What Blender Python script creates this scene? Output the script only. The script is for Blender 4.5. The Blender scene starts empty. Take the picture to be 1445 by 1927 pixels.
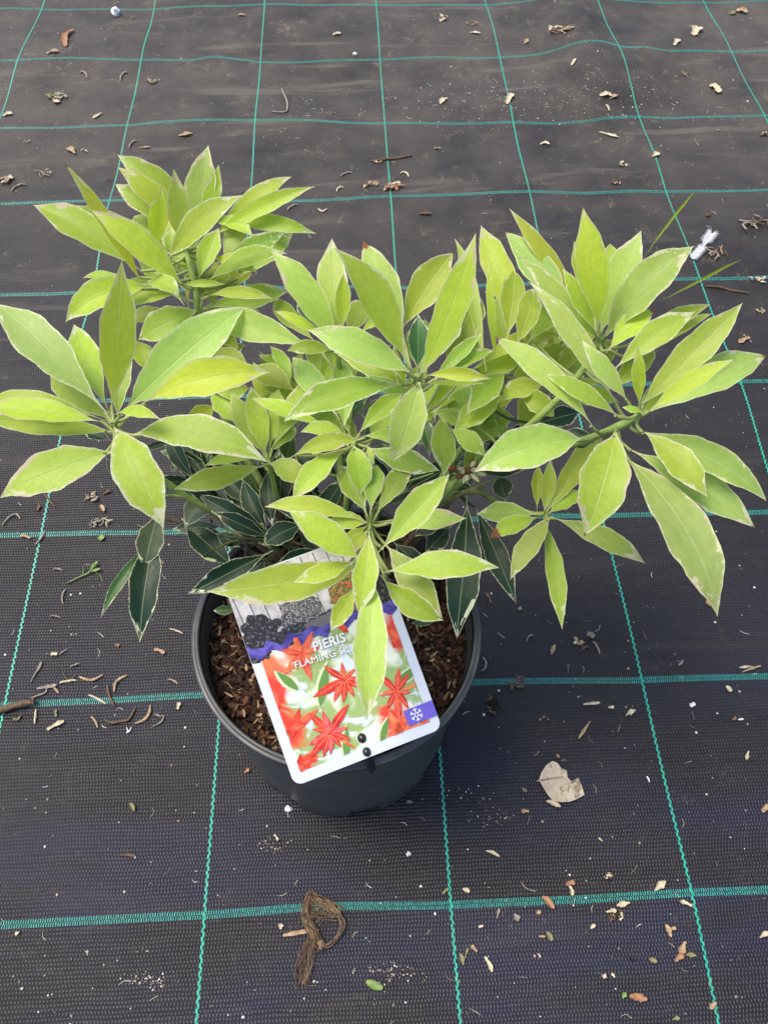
import bpy, math, random
import numpy as np
from mathutils import Vector, Matrix, noise as mnoise
R_ = random.Random(11)
PI = math.pi

# ------------------------------------------------------------ camera, light
SC = bpy.context.scene
COL = SC.collection
CAMP = Vector((-0.0665578, -0.0987264, 0.7417394))
def axes(pitch, yaw, roll):
    cy, sy, cp, sp = math.cos(yaw), math.sin(yaw), math.cos(pitch), math.sin(pitch)
    fwd = Vector((sy*cp, cy*cp, -sp)); right = Vector((cy, -sy, 0)); up = right.cross(fwd)
    return (math.cos(roll)*right + math.sin(roll)*up, -math.sin(roll)*right + math.cos(roll)*up, fwd)
CR, CU, CF = axes(0.990607, 0.062171, 0.019232)
FPX = 1550.0
cam = bpy.data.objects.new('camera', bpy.data.cameras.new('camera'))
COL.objects.link(cam)
m = Matrix.Identity(4)
for i in range(3):
    m[i][0] = CR[i]; m[i][1] = CU[i]; m[i][2] = -CF[i]; m[i][3] = CAMP[i]
cam.matrix_world = m
cam.data.sensor_fit = 'VERTICAL'; cam.data.sensor_height = 36; cam.data.sensor_width = 27
cam.data.lens = FPX/1927*36
cam.data.clip_start = 0.02; cam.data.clip_end = 200
SC.camera = cam

SUN_EL, SUN_AZ = math.radians(66), math.radians(-75)      # azimuth from +Y towards +X
world = bpy.data.worlds.new("World"); SC.world = world; world.use_nodes = True
wn = world.node_tree.nodes; wl = world.node_tree.links
wn.clear()
sky = wn.new('ShaderNodeTexSky'); sky.sky_type = 'NISHITA'; sky.sun_disc = False
sky.sun_elevation = SUN_EL; sky.sun_rotation = SUN_AZ
sky.air_density = 1.0; sky.dust_density = 3.0; sky.ozone_density = 1.0
bg = wn.new('ShaderNodeBackground'); bg.inputs[1].default_value = 0.12
wo = wn.new('ShaderNodeOutputWorld')
wl.new(sky.outputs[0], bg.inputs[0]); wl.new(bg.outputs[0], wo.inputs[0])
sun = bpy.data.objects.new('sun', bpy.data.lights.new('sun', 'SUN'))
COL.objects.link(sun)
sun.data.energy = 1.5; sun.data.angle = math.radians(28); sun.data.color = (1.0, 0.90, 0.74)
sd = Vector((math.sin(SUN_AZ)*math.cos(SUN_EL), math.cos(SUN_AZ)*math.cos(SUN_EL), math.sin(SUN_EL)))
sun.rotation_euler = (-sd).to_track_quat('-Z', 'Y').to_euler()
SC.view_settings.view_transform = 'Standard'; SC.view_settings.look = 'None'
SC.view_settings.exposure = 1.05; SC.view_settings.gamma = 1
SC.view_settings.use_curve_mapping = False
try:
    SC.cycles.max_bounces = 8; SC.cycles.transmission_bounces = 6
except Exception: pass

# ------------------------------------------------------------ measuring helpers
def ray(px, py):
    return CF + (px-722.5)/FPX*CR - (py-963.5)/FPX*CU
def unz(px, py, z=0.0):
    d = ray(px, py); return CAMP + d*((z-CAMP.z)/d.z)
def toplane(px, py, p0, n):
    d = ray(px, py); return CAMP + d*((p0-CAMP).dot(n)/d.dot(n))
def proj(p):
    d = p-CAMP; z = d.dot(CF)
    return (722.5+FPX*d.dot(CR)/z, 963.5-FPX*d.dot(CU)/z)

# ------------------------------------------------------------ mesh helpers
class MB:
    def __init__(s): s.v = []; s.f = []; s.mi = []; s.sm = []
    def add(s, vs, fs, mi=0, smooth=True):
        o = len(s.v); s.v.extend([tuple(v) for v in vs])
        for f in fs:
            s.f.append(tuple(i+o for i in f)); s.mi.append(mi); s.sm.append(smooth)
    def quad(s, a, b, c, d, mi=0): s.add([a, b, c, d], [(0, 1, 2, 3)], mi, False)
    def tube(s, pts, rad, n=8, mi=0, cap=True, squash=1.0):
        pts = [Vector(p) for p in pts]
        if not hasattr(rad, '__len__'): rad = [rad]*len(pts)
        vs = []; N = len(pts); up = Vector((0, 0, 1))
        prev = None
        for i, p in enumerate(pts):
            t = (pts[min(i+1, N-1)]-pts[max(i-1, 0)])
            t = t.normalized() if t.length > 1e-9 else Vector((0, 0, 1))
            a = t.cross(up) if abs(t.z) < .95 else t.cross(Vector((1, 0, 0)))
            if prev is not None:
                a = prev - t*prev.dot(t)
            a.normalize(); prev = a.copy(); b = a.cross(t).normalized()
            for k in range(n):
                an = 2*PI*k/n
                vs.append(p+a*math.cos(an)*rad[i]+b*math.sin(an)*rad[i]*squash)
        fs = [(i*n+k, i*n+(k+1) % n, (i+1)*n+(k+1) % n, (i+1)*n+k) for i in range(N-1) for k in range(n)]
        if cap:
            fs.append(tuple(range(n))); fs.append(tuple((N-1)*n+k for k in reversed(range(n))))
        s.add(vs, fs, mi)
    def lathe(s, prof, c, n=96, mi=0):
        vs = []; M = len(prof)
        for k in range(n):
            a = 2*PI*k/n
            for r, z in prof: vs.append((c[0]+r*math.cos(a), c[1]+r*math.sin(a), c[2]+z))
        fs = [(k*M+j, ((k+1) % n)*M+j, ((k+1) % n)*M+j+1, k*M+j+1) for k in range(n) for j in range(M-1)]
        s.add(vs, fs, mi)
    def ball(s, c, rx, ry, rz, seed=0, rough=.2, mi=0, nu=9, nv=6):
        vs = []; fs = []
        for j in range(nv+1):
            th = PI*j/nv
            for i in range(nu):
                ph = 2*PI*i/nu
                d = Vector((math.sin(th)*math.cos(ph), math.sin(th)*math.sin(ph), math.cos(th)))
                k = 1+rough*mnoise.noise(d*1.7+Vector((seed*3.1, seed, 0)))*1.6
                vs.append((c[0]+d.x*rx*k, c[1]+d.y*ry*k, c[2]+d.z*rz*k))
        for j in range(nv):
            for i in range(nu):
                fs.append((j*nu+i, (j+1)*nu+i, (j+1)*nu+(i+1) % nu, j*nu+(i+1) % nu))
        s.add(vs, fs, mi)
    def build(s, name, mats, parent=None, autosm=None):
        me = bpy.data.meshes.new(name); me.from_pydata(s.v, [], s.f)
        if not isinstance(mats, (list, tuple)): mats = [mats]
        for mm in mats: me.materials.append(mm)
        me.polygons.foreach_set('material_index', s.mi)
        me.polygons.foreach_set('use_smooth', s.sm)
        me.update()
        o = bpy.data.objects.new(name, me); COL.objects.link(o)
        if parent: o.parent = parent; o.matrix_parent_inverse = parent.matrix_basis.inverted()
        return o
def tag(o, label=None, cat=None, group=None, kind=None):
    if label: o['label'] = label
    if cat: o['category'] = cat
    if group: o['group'] = group
    if kind: o['kind'] = kind
    return o
def empty(name, loc):
    o = bpy.data.objects.new(name, None); COL.objects.link(o); o.location = loc
    o.empty_display_size = .02
    return o

# ------------------------------------------------------------ material helpers
class N:
    def __init__(s, name):
        s.m = bpy.data.materials.new(name); s.m.use_nodes = True
        s.t = s.m.node_tree; s.t.nodes.clear()
        s.out = s.t.nodes.new('ShaderNodeOutputMaterial')
    def n(s, ty, **k):
        x = s.t.nodes.new(ty)
        for a, b in k.items(): setattr(x, a, b)
        return x
    def l(s, a, b): s.t.links.new(a, b)
    def val(s, x, sock):
        if isinstance(x, (int, float)): sock.default_value = x
        elif isinstance(x, (tuple, list)): sock.default_value = tuple(x)+((1,) if len(x) == 3 and sock.type == 'RGBA' else ())
        else: s.l(x, sock)
    def math(s, op, a, b=0.0, c=None, clamp=False):
        x = s.n('ShaderNodeMath', operation=op); x.use_clamp = clamp
        s.val(a, x.inputs[0]); s.val(b, x.inputs[1])
        if c is not None: s.val(c, x.inputs[2])
        return x.outputs[0]
    def mix(s, f, a, b, mode='MIX'):
        x = s.n('ShaderNodeMix', data_type='RGBA', blend_type=mode)
        s.val(f, x.inputs[0]); s.val(a, x.inputs[6]); s.val(b, x.inputs[7]); return x.outputs[2]
    def noise(s, vec, scale, detail=3, rough=.55, dist=0):
        x = s.n('ShaderNodeTexNoise'); s.l(vec, x.inputs['Vector'])
        x.inputs['Scale'].default_value = scale; x.inputs['Detail'].default_value = detail
        x.inputs['Roughness'].default_value = rough; x.inputs['Distortion'].default_value = dist
        return x.outputs[0]
    def mapr(s, v, a, b, c=0., d=1., smooth=True):
        x = s.n('ShaderNodeMapRange', interpolation_type='SMOOTHSTEP' if smooth else 'LINEAR')
        s.val(v, x.inputs[0]); s.val(a, x.inputs[1]); s.val(b, x.inputs[2]); s.val(c, x.inputs[3]); s.val(d, x.inputs[4])
        return x.outputs[0]
    def scale(s, vec, v3):
        x = s.n('ShaderNodeVectorMath', operation='MULTIPLY'); s.l(vec, x.inputs[0]); x.inputs[1].default_value = v3
        return x.outputs[0]
    def coord(s): return s.n('ShaderNodeTexCoord').outputs['Object']
    def attr(s, name): return s.n('ShaderNodeAttribute', attribute_name=name)
    def bump(s, h, strength=.3, dist=.001):
        x = s.n('ShaderNodeBump'); x.inputs['Strength'].default_value = strength
        x.inputs['Distance'].default_value = dist; s.l(h, x.inputs['Height']); return x.outputs[0]
    def bsdf(s, col, rough=.5, spec=.5, normal=None, sheen=0, coat=0):
        b = s.n('ShaderNodeBsdfPrincipled'); s.val(col, b.inputs['Base Color']); s.val(rough, b.inputs['Roughness'])
        s.val(spec, b.inputs['Specular IOR Level'])
        if coat: b.inputs['Coat Weight'].default_value = coat
        if normal is not None: s.l(normal, b.inputs['Normal'])
        return b
    def done(s, sh): s.l(sh, s.out.inputs[0]); return s.m

def simple(name, col, rough=.6, spec=.4, var=.25, scale=60, bump=.0):
    k = N(name); c = k.coord(); nz = k.noise(c, scale, 4)
    dark = tuple(x*(1-var) for x in col); lite = tuple(min(1, x*(1+var)) for x in col)
    cc = k.mix(k.mapr(nz, .3, .7), dark, lite)
    nm = k.bump(nz, bump, .0008) if bump else None
    return k.done(k.bsdf(cc, rough, spec, nm).outputs[0])

# ground fabric ------------------------------------------------------------
WP, WT = 0.00196, 0.0031          # warp pitch (x) and weft pitch (y)
def fabric_mat():
    k = N('woven_black_fabric'); c = k.coord()
    sep = k.n('ShaderNodeSeparateXYZ'); k.l(c, sep.inputs[0]); X, Y = sep.outputs[0], sep.outputs[1]
    wob = k.noise(c, 9, 2)
    Yw = k.math('ADD', Y, k.math('MULTIPLY', wob, .006))
    Xw = k.math('ADD', X, k.math('MULTIPLY', k.noise(c, 7, 1), .004))
    jit = k.noise(k.scale(c, (1, .15, 1)), 500, 1)
    u = k.math('DIVIDE', Xw, WP); v = k.math('DIVIDE', k.math('ADD', Yw, k.math('MULTIPLY', jit, .0009)), WT)
    row = k.math('FLOOR', v)
    wn_ = k.n('ShaderNodeTexWhiteNoise', noise_dimensions='1D'); k.l(row, wn_.inputs['W']); par = wn_.outputs['Value']
    uf = k.math('ADD', k.math('MULTIPLY', u, .72), par); uu = k.math('FRACT', uf)      # each float spans two warps
    vv = k.math('FRACT', v)
    a = k.math('SINE', k.math('MULTIPLY', uu, PI)); b = k.math('SINE', k.math('MULTIPLY', vv, PI))
    h = k.math('MULTIPLY', k.math('POWER', a, .6), k.math('POWER', b, .8))
    dotm = k.mapr(h, .55, .95)
    gapm = k.mapr(b, .0, .45, 1, 0)
    big = k.noise(c, 2.2, 4, .6); mid = k.noise(c, 14, 5, .65); fine = k.noise(c, 260, 3, .7)
    str_ = k.noise(k.scale(c, (8, 90, 1)), 1.0, 4, .6)
    streak = k.noise(k.scale(c, (60, 700, 1)), 1.0, 3, .6)
    cell = k.n('ShaderNodeCombineXYZ'); k.l(k.math('FLOOR', uf), cell.inputs[0]); k.l(row, cell.inputs[1])
    w2 = k.n('ShaderNodeTexWhiteNoise', noise_dimensions='2D'); k.l(cell.outputs[0], w2.inputs['Vector']); rc = w2.outputs['Value']
    w3 = k.n('ShaderNodeTexWhiteNoise', noise_dimensions='1D'); k.l(k.math('ADD', row, 77.3), w3.inputs['W']); rr_ = w3.outputs['Value']
    zone = k.mapr(k.noise(c, 4.5, 3), .4, .62)
    base = k.mix(k.mapr(str_, .35, .7), (.0075, .0068, .0072), (.0135, .0122, .0140))
    base = k.mix(k.math('MULTIPLY', k.math('MULTIPLY', dotm, k.mapr(rc, .1, .95, .02, .70, False)), k.mapr(zone, 0, 1, .85, .15, False)), base, (.040, .037, .038))
    base = k.mix(k.math('MULTIPLY', k.math('MULTIPLY', gapm, k.mapr(rr_, 0, 1, .5, 1, False)), .7), base, (.004, .004, .005))
    spk = k.math('MULTIPLY', k.mapr(a, .0, .5, 1, 0), k.math('MULTIPLY', k.mapr(b, .3, .8), k.mapr(rc, .25, .9, .1, 1, False)))
    base = k.mix(k.math('MULTIPLY', spk, .85), base, (.003, .003, .004))
    base = k.mix(k.mapr(streak, .56, .74, 0, .35), base, (.055, .053, .056))
    base = k.mix(k.math('MULTIPLY', k.mapr(k.noise(k.scale(c, (4, 13, 1)), 1, 3), .42, .60, .1, .75), k.mapr(Y, .0, .35, 1, .15)), base, (.012, .013, .034))  # bluish sky tint painted into the cloth in patches, strongest at the near end
    # dusty dried soil on the cloth; its far rise paints in grazing sky sheen
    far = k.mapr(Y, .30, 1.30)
    dust_sheen = k.math('MULTIPLY', k.mapr(k.math('ADD', k.math('MULTIPLY', big, .5), k.math('MULTIPLY', mid, .5)), .24, .72),
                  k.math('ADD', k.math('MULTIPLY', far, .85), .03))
    base = k.mix(dust_sheen, base, (.105, .090, .074))
    dm2 = k.noise(c, 33, 5, .7, .6)
    patch = k.math('MULTIPLY', k.mapr(dm2, .55, .68), k.mapr(fine, .45, .62))
    patch = k.math('MULTIPLY', patch, k.math('ADD', k.math('MULTIPLY', far, .65), .10))
    base = k.mix(patch, base, (.22, .17, .115))
    vo = k.n('ShaderNodeTexVoronoi'); vo.inputs['Scale'].default_value = 140; k.l(c, vo.inputs['Vector'])
    sp = k.math('MULTIPLY', k.mapr(vo.outputs['Distance'], .05, .12, 1, 0), k.mapr(k.noise(c, 25, 2), .58, .66))
    base = k.mix(k.math('MULTIPLY', sp, .6), base, (.4, .39, .36))
    crease = k.noise(k.scale(c, (3, 26, 1)), 1, 4, .6, .5)
    base = k.mix(k.math('MULTIPLY', k.mapr(crease, .57, .68), k.math('ADD', k.math('MULTIPLY', far, .4), .06)), base, (.16, .135, .105))
    hh = k.math('ADD', h, k.math('ADD', k.math('MULTIPLY', fine, .35), k.math('MULTIPLY', crease, 5.0)))
    rough = k.mapr(k.math('ADD', k.math('MULTIPLY', mid, .5), k.math('MULTIPLY', far, .4)), .2, .7, .42, .62)
    b1 = k.bsdf(base, rough, .30, k.bump(hh, .5, .0009))
    return k.done(b1.outputs[0])
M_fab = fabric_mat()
def green_mat():
    k = N('green_marker_yarn'); c = k.coord(); nz = k.noise(c, 420, 3); big = k.noise(c, 6, 3)
    sep = k.n('ShaderNodeSeparateXYZ'); k.l(c, sep.inputs[0])
    cc = k.mix(k.mapr(nz, .3, .7), (.012, .26, .19), (.03, .46, .34))
    dirt = k.math('MULTIPLY', k.mapr(big, .4, .7), k.mapr(sep.outputs[1], .1, 1.0, .05, .5))
    cc = k.mix(dirt, cc, (.12, .16, .125))
    return k.done(k.bsdf(cc, .42, .5).outputs[0])
M_green = green_mat()
M_greenw = simple('green_cross_yarn', (.03, .29, .25), .42, .5, .35, 400)

M_pot = None
def pot_mat():
    k = N('dark_grey_pot_plastic'); c = k.coord()
    sep = k.n('ShaderNodeSeparateXYZ'); k.l(c, sep.inputs[0])
    nz = k.noise(c, 14, 4); sc = k.noise(k.scale(c, (1, 1, 6)), 22, 5, .65)
    cc = k.mix(k.mapr(nz, .3, .7), (.055, .057, .058), (.068, .070, .071))
    cc = k.mix(k.mapr(sc, .56, .70, 0, .5), cc, (.15, .155, .16))
    cc = k.mix(k.mapr(k.noise(c, 60, 5, .7), .56, .75, 0, .30), cc, (.15, .13, .11))
    r = k.mapr(sc, .4, .7, .34, .55)
    return k.done(k.bsdf(cc, r, .5, k.bump(sc, .12, .001)).outputs[0])
M_pot = pot_mat()

def leaf_mat():
    k = N('variegated_leaf'); A = k.attr('lcol'); P = k.attr('lpar'); E_ = k.attr('ledge')
    sepP = k.n('ShaderNodeSeparateColor'); k.l(P.outputs['Color'], sepP.inputs[0])
    mw, br, rnd = sepP.outputs[0], sepP.outputs[1], sepP.outputs[2]
    sepE = k.n('ShaderNodeSeparateColor'); k.l(E_.outputs['Color'], sepE.inputs[0])
    edge, mid, along = sepE.outputs[0], sepE.outputs[1], sepE.outputs[2]
    uv = k.n('ShaderNodeUVMap', uv_map='UVMap').outputs[0]
    off = k.n('ShaderNodeCombineXYZ'); k.l(k.math('MULTIPLY', rnd, 57.), off.inputs[0]); k.l(k.math('MULTIPLY', rnd, 31.), off.inputs[1])
    va = k.n('ShaderNodeVectorMath', operation='ADD'); k.l(uv, va.inputs[0]); k.l(off.outputs[0], va.inputs[1]); V = va.outputs[0]
    mot = k.noise(k.scale(V, (3, 6, 1)), 2.2, 5, .65)
    fine = k.noise(k.scale(V, (10, 22, 1)), 3, 4, .7)
    # base blade colour
    col = k.mix(k.mapr(mot, .3, .72), k.mix(1, A.outputs['Color'], (.90, .92, .90), 'MULTIPLY'), k.mix(1, A.outputs['Color'], (1.10, 1.07, 1.05), 'MULTIPLY'))
    col = k.mix(k.mapr(fine, .42, .66, 0, .22), col, k.mix(1, A.outputs['Color'], (.74, .80, .72), 'MULTIPLY'))
    # one side of the blade flushes yellower
    su = k.n('ShaderNodeSeparateXYZ'); k.l(uv, su.inputs[0])
    col = k.mix(k.math('MULTIPLY', k.mapr(k.noise(k.scale(V, (1, 1.5, 1)), 1.1, 2), .45, .7), .28), col, k.mix(1, col, (1.12, 1.05, .65), 'MULTIPLY'))
    # side veins
    vv = k.math('ADD', k.math('MULTIPLY', su.outputs[1], 17.0), k.math('MULTIPLY', k.math('ABSOLUTE', k.math('SUBTRACT', su.outputs[0], .5)), -9.0))
    vv = k.math('ADD', vv, k.math('ADD', k.math('MULTIPLY', fine, 1.8), k.math('MULTIPLY', mot, 5.0)))
    vein = k.mapr(k.math('ABSOLUTE', k.math('SUBTRACT', k.math('FRACT', vv), .5)), .0, .13, 1, 0)
    col = k.mix(k.math('MULTIPLY', vein, .13), col, k.mix(1, col, (1.35, 1.28, 1.2), 'MULTIPLY'))
    # midrib
    mr = k.mapr(mid, .015, .055, 1, 0)
    col = k.mix(k.math('MULTIPLY', mr, .55), col, k.mix(.55, col, (.52, .60, .30)))
    # cream margin, ragged inside edge
    jag = k.noise(k.scale(V, (2.2, 13, 1)), 2.2, 5, .72)
    blot = k.noise(k.scale(V, (1.4, 4.5, 1)), 1.3, 3, .6)
    th = k.math('MULTIPLY', mw, k.math('ADD', k.math('MULTIPLY', k.mapr(jag, .42, .78), 1.9), .38))
    tipw = k.math('MULTIPLY', k.math('MULTIPLY', k.mapr(along, .5, .95), k.mapr(blot, .50, .66)), k.math('MULTIPLY', mw, 6.5))
    th = k.math('ADD', th, tipw)
    d = k.math('SUBTRACT', edge, th)
    cm = k.mapr(d, -.020, .022, 1, 0)
    pink = k.mapr(k.noise(k.scale(V, (1, 2, 1)), 1.6, 2), .48, .64, 0, .75)
    cream = k.mix(pink, (.66, .70, .40), (.66, .46, .38))
    cream = k.mix(k.mapr(rnd, .35, .7), cream, k.mix(.35, cream, (.74, .78, .60)))
    pale = k.mapr(d, .0, .16, .38, 0)
    col = k.mix(k.math('MULTIPLY', pale, P.outputs['Alpha']), col, (.52, .60, .33))
    col = k.mix(cm, col, cream)
    # browned tips
    tipd = k.math('SUBTRACT', k.math('ADD', along, k.math('MULTIPLY', k.math('SUBTRACT', jag, .5), .10)), k.math('SUBTRACT', 1.0, br))
    bm = k.math('MULTIPLY', k.mapr(tipd, -.008, .014), k.math('GREATER_THAN', br, .01))
    col = k.mix(bm, col, k.mix(k.mapr(fine, .3, .7), (.20, .065, .025), (.33, .14, .06)))
    rough = k.mapr(mot, .3, .7, .30, .44)
    hgt = k.math('ADD', k.math('MULTIPLY', vein, -.18), k.math('ADD', k.math('MULTIPLY', fine, .5), k.math('MULTIPLY', mr, -1.0)))
    nm = k.bump(hgt, .35, .0006)
    b = k.bsdf(col, rough, .38, nm)
    tr = k.n('ShaderNodeBsdfTranslucent'); k.l(k.mix(1, col, (1.35, 1.2, .35), 'MULTIPLY'), tr.inputs[0]); k.l(nm, tr.inputs['Normal'])
    mx = k.n('ShaderNodeMixShader'); k.l(k.mapr(k.attr('lpar').outputs['Alpha'], 0, 1, .0, .5, False), mx.inputs[0])
    k.l(b.outputs[0], mx.inputs[1]); k.l(tr.outputs[0], mx.inputs[2])
    return k.done(mx.outputs[0])
M_leaf = leaf_mat()
def stem_mat():
    k = N('green_brown_stem'); c = k.coord(); sep = k.n('ShaderNodeSeparateXYZ'); k.l(c, sep.inputs[0])
    nz = k.noise(c, 180, 4)
    h = k.math('ADD', sep.outputs[2], k.math('MULTIPLY', k.math('SUBTRACT', k.noise(c, 30, 2), .5), .06))
    g = k.mix(k.mapr(nz, .3, .7), (.20, .30, .06), (.32, .42, .11))
    br = k.mix(k.mapr(nz, .3, .7), (.09, .06, .035), (.19, .14, .08))
    return k.done(k.bsdf(k.mix(k.mapr(h, .215, .275), br, g), .5, .4, k.bump(nz, .3, .0006)).outputs[0])
M_stem = stem_mat()

# ------------------------------------------------------------ ground and its green grid
def gh(x, y):
    f = max(0.0, min(1.0, (y-.35)/.6))
    r = .0011*math.sin(x*17+1.3*math.sin(y*9))*math.sin(y*13+.7) + .0007*math.sin(x*41+y*23)
    r += f*.0055*math.sin(y*21+1.1*math.sin(x*5+1))*math.sin(x*6.3+2.1*math.sin(y*3))
    dx, dy = x-.347, y-1.33
    r += .022*math.exp(-(dx*dx/.0035+dy*dy/.03))
    d2 = (x+.083)**2+(y-.164)**2
    return r*min(1, d2/.03)
xs = sorted(set([-6, -3.5, -2.2] + [round(-1.5+.0125*i, 5) for i in range(241)] + [2.2, 3.5, 6]))
ys = sorted(set([-4, -2, -1.1] + [round(-.6+.0125*i, 5) for i in range(273)] + [3.6, 5, 8]))
mb = MB(); vs = [(x, y, gh(x, y)) for y in ys for x in xs]; nx = len(xs)
mb.add(vs, [(j*nx+i, j*nx+i+1, (j+1)*nx+i+1, (j+1)*nx+i) for j in range(len(ys)-1) for i in range(nx-1)])
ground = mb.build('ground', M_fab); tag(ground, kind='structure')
S, ASP = .2, .927848
COLPX = {0: [(0, 215), (35, 117), (78, 15)], 1: [(10, 1328), (78, 1005), (118, 805), (145, 655), (175, 547), (207, 378), (240, 236), (268, 117), (289, 12)],
 2: [(370, 1927), (385, 1722), (412, 1365), (470, 380), (481, 232), (490, 114), (498, 8)],
 3: [(866, 1927), (848, 1703), (826, 1400), (743, 480), (735, 373), (724, 234), (715, 112), (708, 7)],
 4: [(1352, 1927), (1300, 1680), (1207, 1280), (1132, 970), (1090, 790), (995, 365), (966, 228), (940, 108), (915, 5)],
 5: [(1445, 890), (1392, 718), (1316, 525), (1253, 362), (1203, 216), (1160, 101), (1122, 2)],
 6: [(1437, 218), (1373, 99), (1327, 1)]}
ROWPX = {0: [(0, 1741), (385, 1722), (600, 1706), (848, 1703), (1080, 1693), (1300, 1680), (1445, 1674)],
 1: [(10, 1328), (150, 1320), (370, 1309), (900, 1284), (1060, 1281), (1207, 1280), (1445, 1272)],
 2: [(0, 1008), (78, 1005), (270, 1002), (1000, 972), (1132, 970), (1300, 968), (1445, 963)],
 3: [(0, 760), (118, 755), (1085, 725), (1200, 722), (1392, 718), (1445, 718)],
 4: [(0, 553), (175, 547), (900, 535), (1316, 525), (1445, 519)],
 5: [(0, 384), (100, 383), (207, 378), (560, 378), (735, 374), (880, 372), (995, 365), (1100, 368), (1200, 360), (1253, 361), (1445, 357)],
 6: [(0, 241), (150, 238), (240, 236), (300, 231), (481, 232), (724, 234), (900, 231), (966, 228), (1100, 226), (1203, 216), (1280, 220), (1437, 218)],
 7: [(0, 117), (140, 115), (268, 119), (350, 116), (400, 107), (490, 114), (640, 113), (715, 112), (840, 108), (940, 108), (1100, 105), (1160, 101), (1208, 92), (1260, 101), (1373, 101), (1445, 99)],
 8: [(0, 17), (160, 12), (289, 12), (498, 8), (708, 7), (915, 5), (1122, 2)]}
def interp(pts, q):
    if q <= pts[0][0]: return pts[0][1]
    if q >= pts[-1][0]: return pts[-1][1]
    for a, b in zip(pts, pts[1:]):
        if q <= b[0]:
            t = (q-a[0])/(b[0]-a[0]); t = t*t*(3-2*t)*.5+t*.5
            return a[1]+(b[1]-a[1])*t
for c_ in range(-3, 10):
    x0 = (c_-3)*S; dev = [(-.6, 0)]
    if c_ in COLPX:
        q = sorted([(unz(*p).y, unz(*p).x-x0) for p in COLPX[c_]])
        dev = [(q[0][0]-.3, q[0][1]*.5)]+q+[(q[-1][0]+.4, 0)]
    g = MB(); n = int(3.2/WT)
    for j in range(n):
        y = -.55+j*WT; x = x0+interp(dev, y)+(.00048 if j % 2 else -.00048)
        w = .00088; l0, l1 = y-.00165, y+.00165
        for (a, b, dz) in ((l0, (l0+l1)/2, 0), ((l0+l1)/2, l1, 1)):
            za, zb = gh(x, a)+(.0007 if dz else .0003), gh(x, b)+(.0003 if dz else .0007)
            g.quad((x-w, a, za), (x+w, a, za), (x+w, b, zb), (x-w, b, zb))
    tag(g.build('grid_line', M_green, ground))
for r in range(-1, 14):
    y0 = r*S*ASP; dev = [(0, 0)]
    if r in ROWPX:
        q = sorted([(unz(*p).x, unz(*p).y-y0) for p in ROWPX[r]])
        dev = [(q[0][0]-.5, q[0][1])]+q+[(q[-1][0]+.5, 0)]
    g = MB(); n = int(2.8/WP)
    for i in range(n):
        x = -1.4+i*WP; yc = y0+interp(dev, x)
        for k in (0, 1):
            xx = x+(WP*.5 if k else 0); yy = yc+(-.00165 if k else .00165)
            w = .00038+.00010*R_.random(); hl = .00145
            z0 = gh(xx, yy)
            g.quad((xx-w, yy-hl, z0+.0003), (xx+w, yy-hl, z0+.0003), (xx+w, yy, z0+.0007), (xx-w, yy, z0+.0007))
            g.quad((xx-w, yy, z0+.0007), (xx+w, yy, z0+.0007), (xx+w, yy+hl, z0+.0003), (xx-w, yy+hl, z0+.0003))
    tag(g.build('grid_line', M_greenw, ground))

# ------------------------------------------------------------ pot
PX, PY, RR, PH = -.0832, .1642, .1058, .190
pot = empty('plant_pot', (PX, PY, 0))
tag(pot, 'round dark grey plastic nursery pot standing on the black woven fabric', 'plant pot')
KB = .875
def rad(z): return RR*(KB+(1-KB)*(z/PH))-.0012-.0033*(z/PH)
b = MB()
prof = [(.0, .004), (RR*KB-.007, .004), (RR*KB-.0045, .001), (RR*KB-.0018, .0), (rad(.02), .004)]
z = .004
for z in (.03, .06, .09, .12, .15, .174): prof.append((rad(z), z))
prof += [(rad(.176)+.0004, .176), (rad(.176)+.0012, .1768)]
n = 144; M = len(prof); vv = []
for k_ in range(n):
    a = 2*PI*k_/n
    for j, (r_, z_) in enumerate(prof):
        # foot is cut back in short panels round the base
        inset = 0
        am = (a % (PI/4))/(PI/4)
        if z_ < .016 and r_ > .05 and (.05 < am < .42): inset = .003
        zz = z_ + (.0015*math.sin(3*a) if 0 else 0)
        rr = r_-inset + (.0004*math.sin(7*a+z_*40) if .02 < z_ < .17 else 0)
        vv.append((rr*math.cos(a), rr*math.sin(a), zz))
b.add(vv, [(k_*M+j, ((k_+1) % n)*M+j, ((k_+1) % n)*M+j+1, k_*M+j+1) for k_ in range(n) for j in range(M-1)])
b.lathe([(rad(.175)-.001, .188), (rad(.175)-.0022, .175), (rad(.12)-.0018, .12), (rad(.03)-.0018, .03), (.0, .02)], (0, 0, 0))
bo = b.build('pot_body', M_pot); bo.parent = pot
b = MB()
b.lathe([(RR-.0052, .1855), (RR-.0054, .1892), (RR-.0046, .1902), (RR-.0034, .1903), (RR-.0026, .1897), (RR-.0023, .1886), (RR-.0016, .1883), (RR-.0003, .1884), (RR+.0002, .1878), (RR+.0002, .1855), (RR-.0006, .1846), (RR-.0012, .1840), (RR-.0012, .1785), (RR-.0020, .1772), (RR-.0060, .1768)], (0, 0, 0), n=160)
ro = b.build('rim', M_pot); ro.parent = pot

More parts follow.
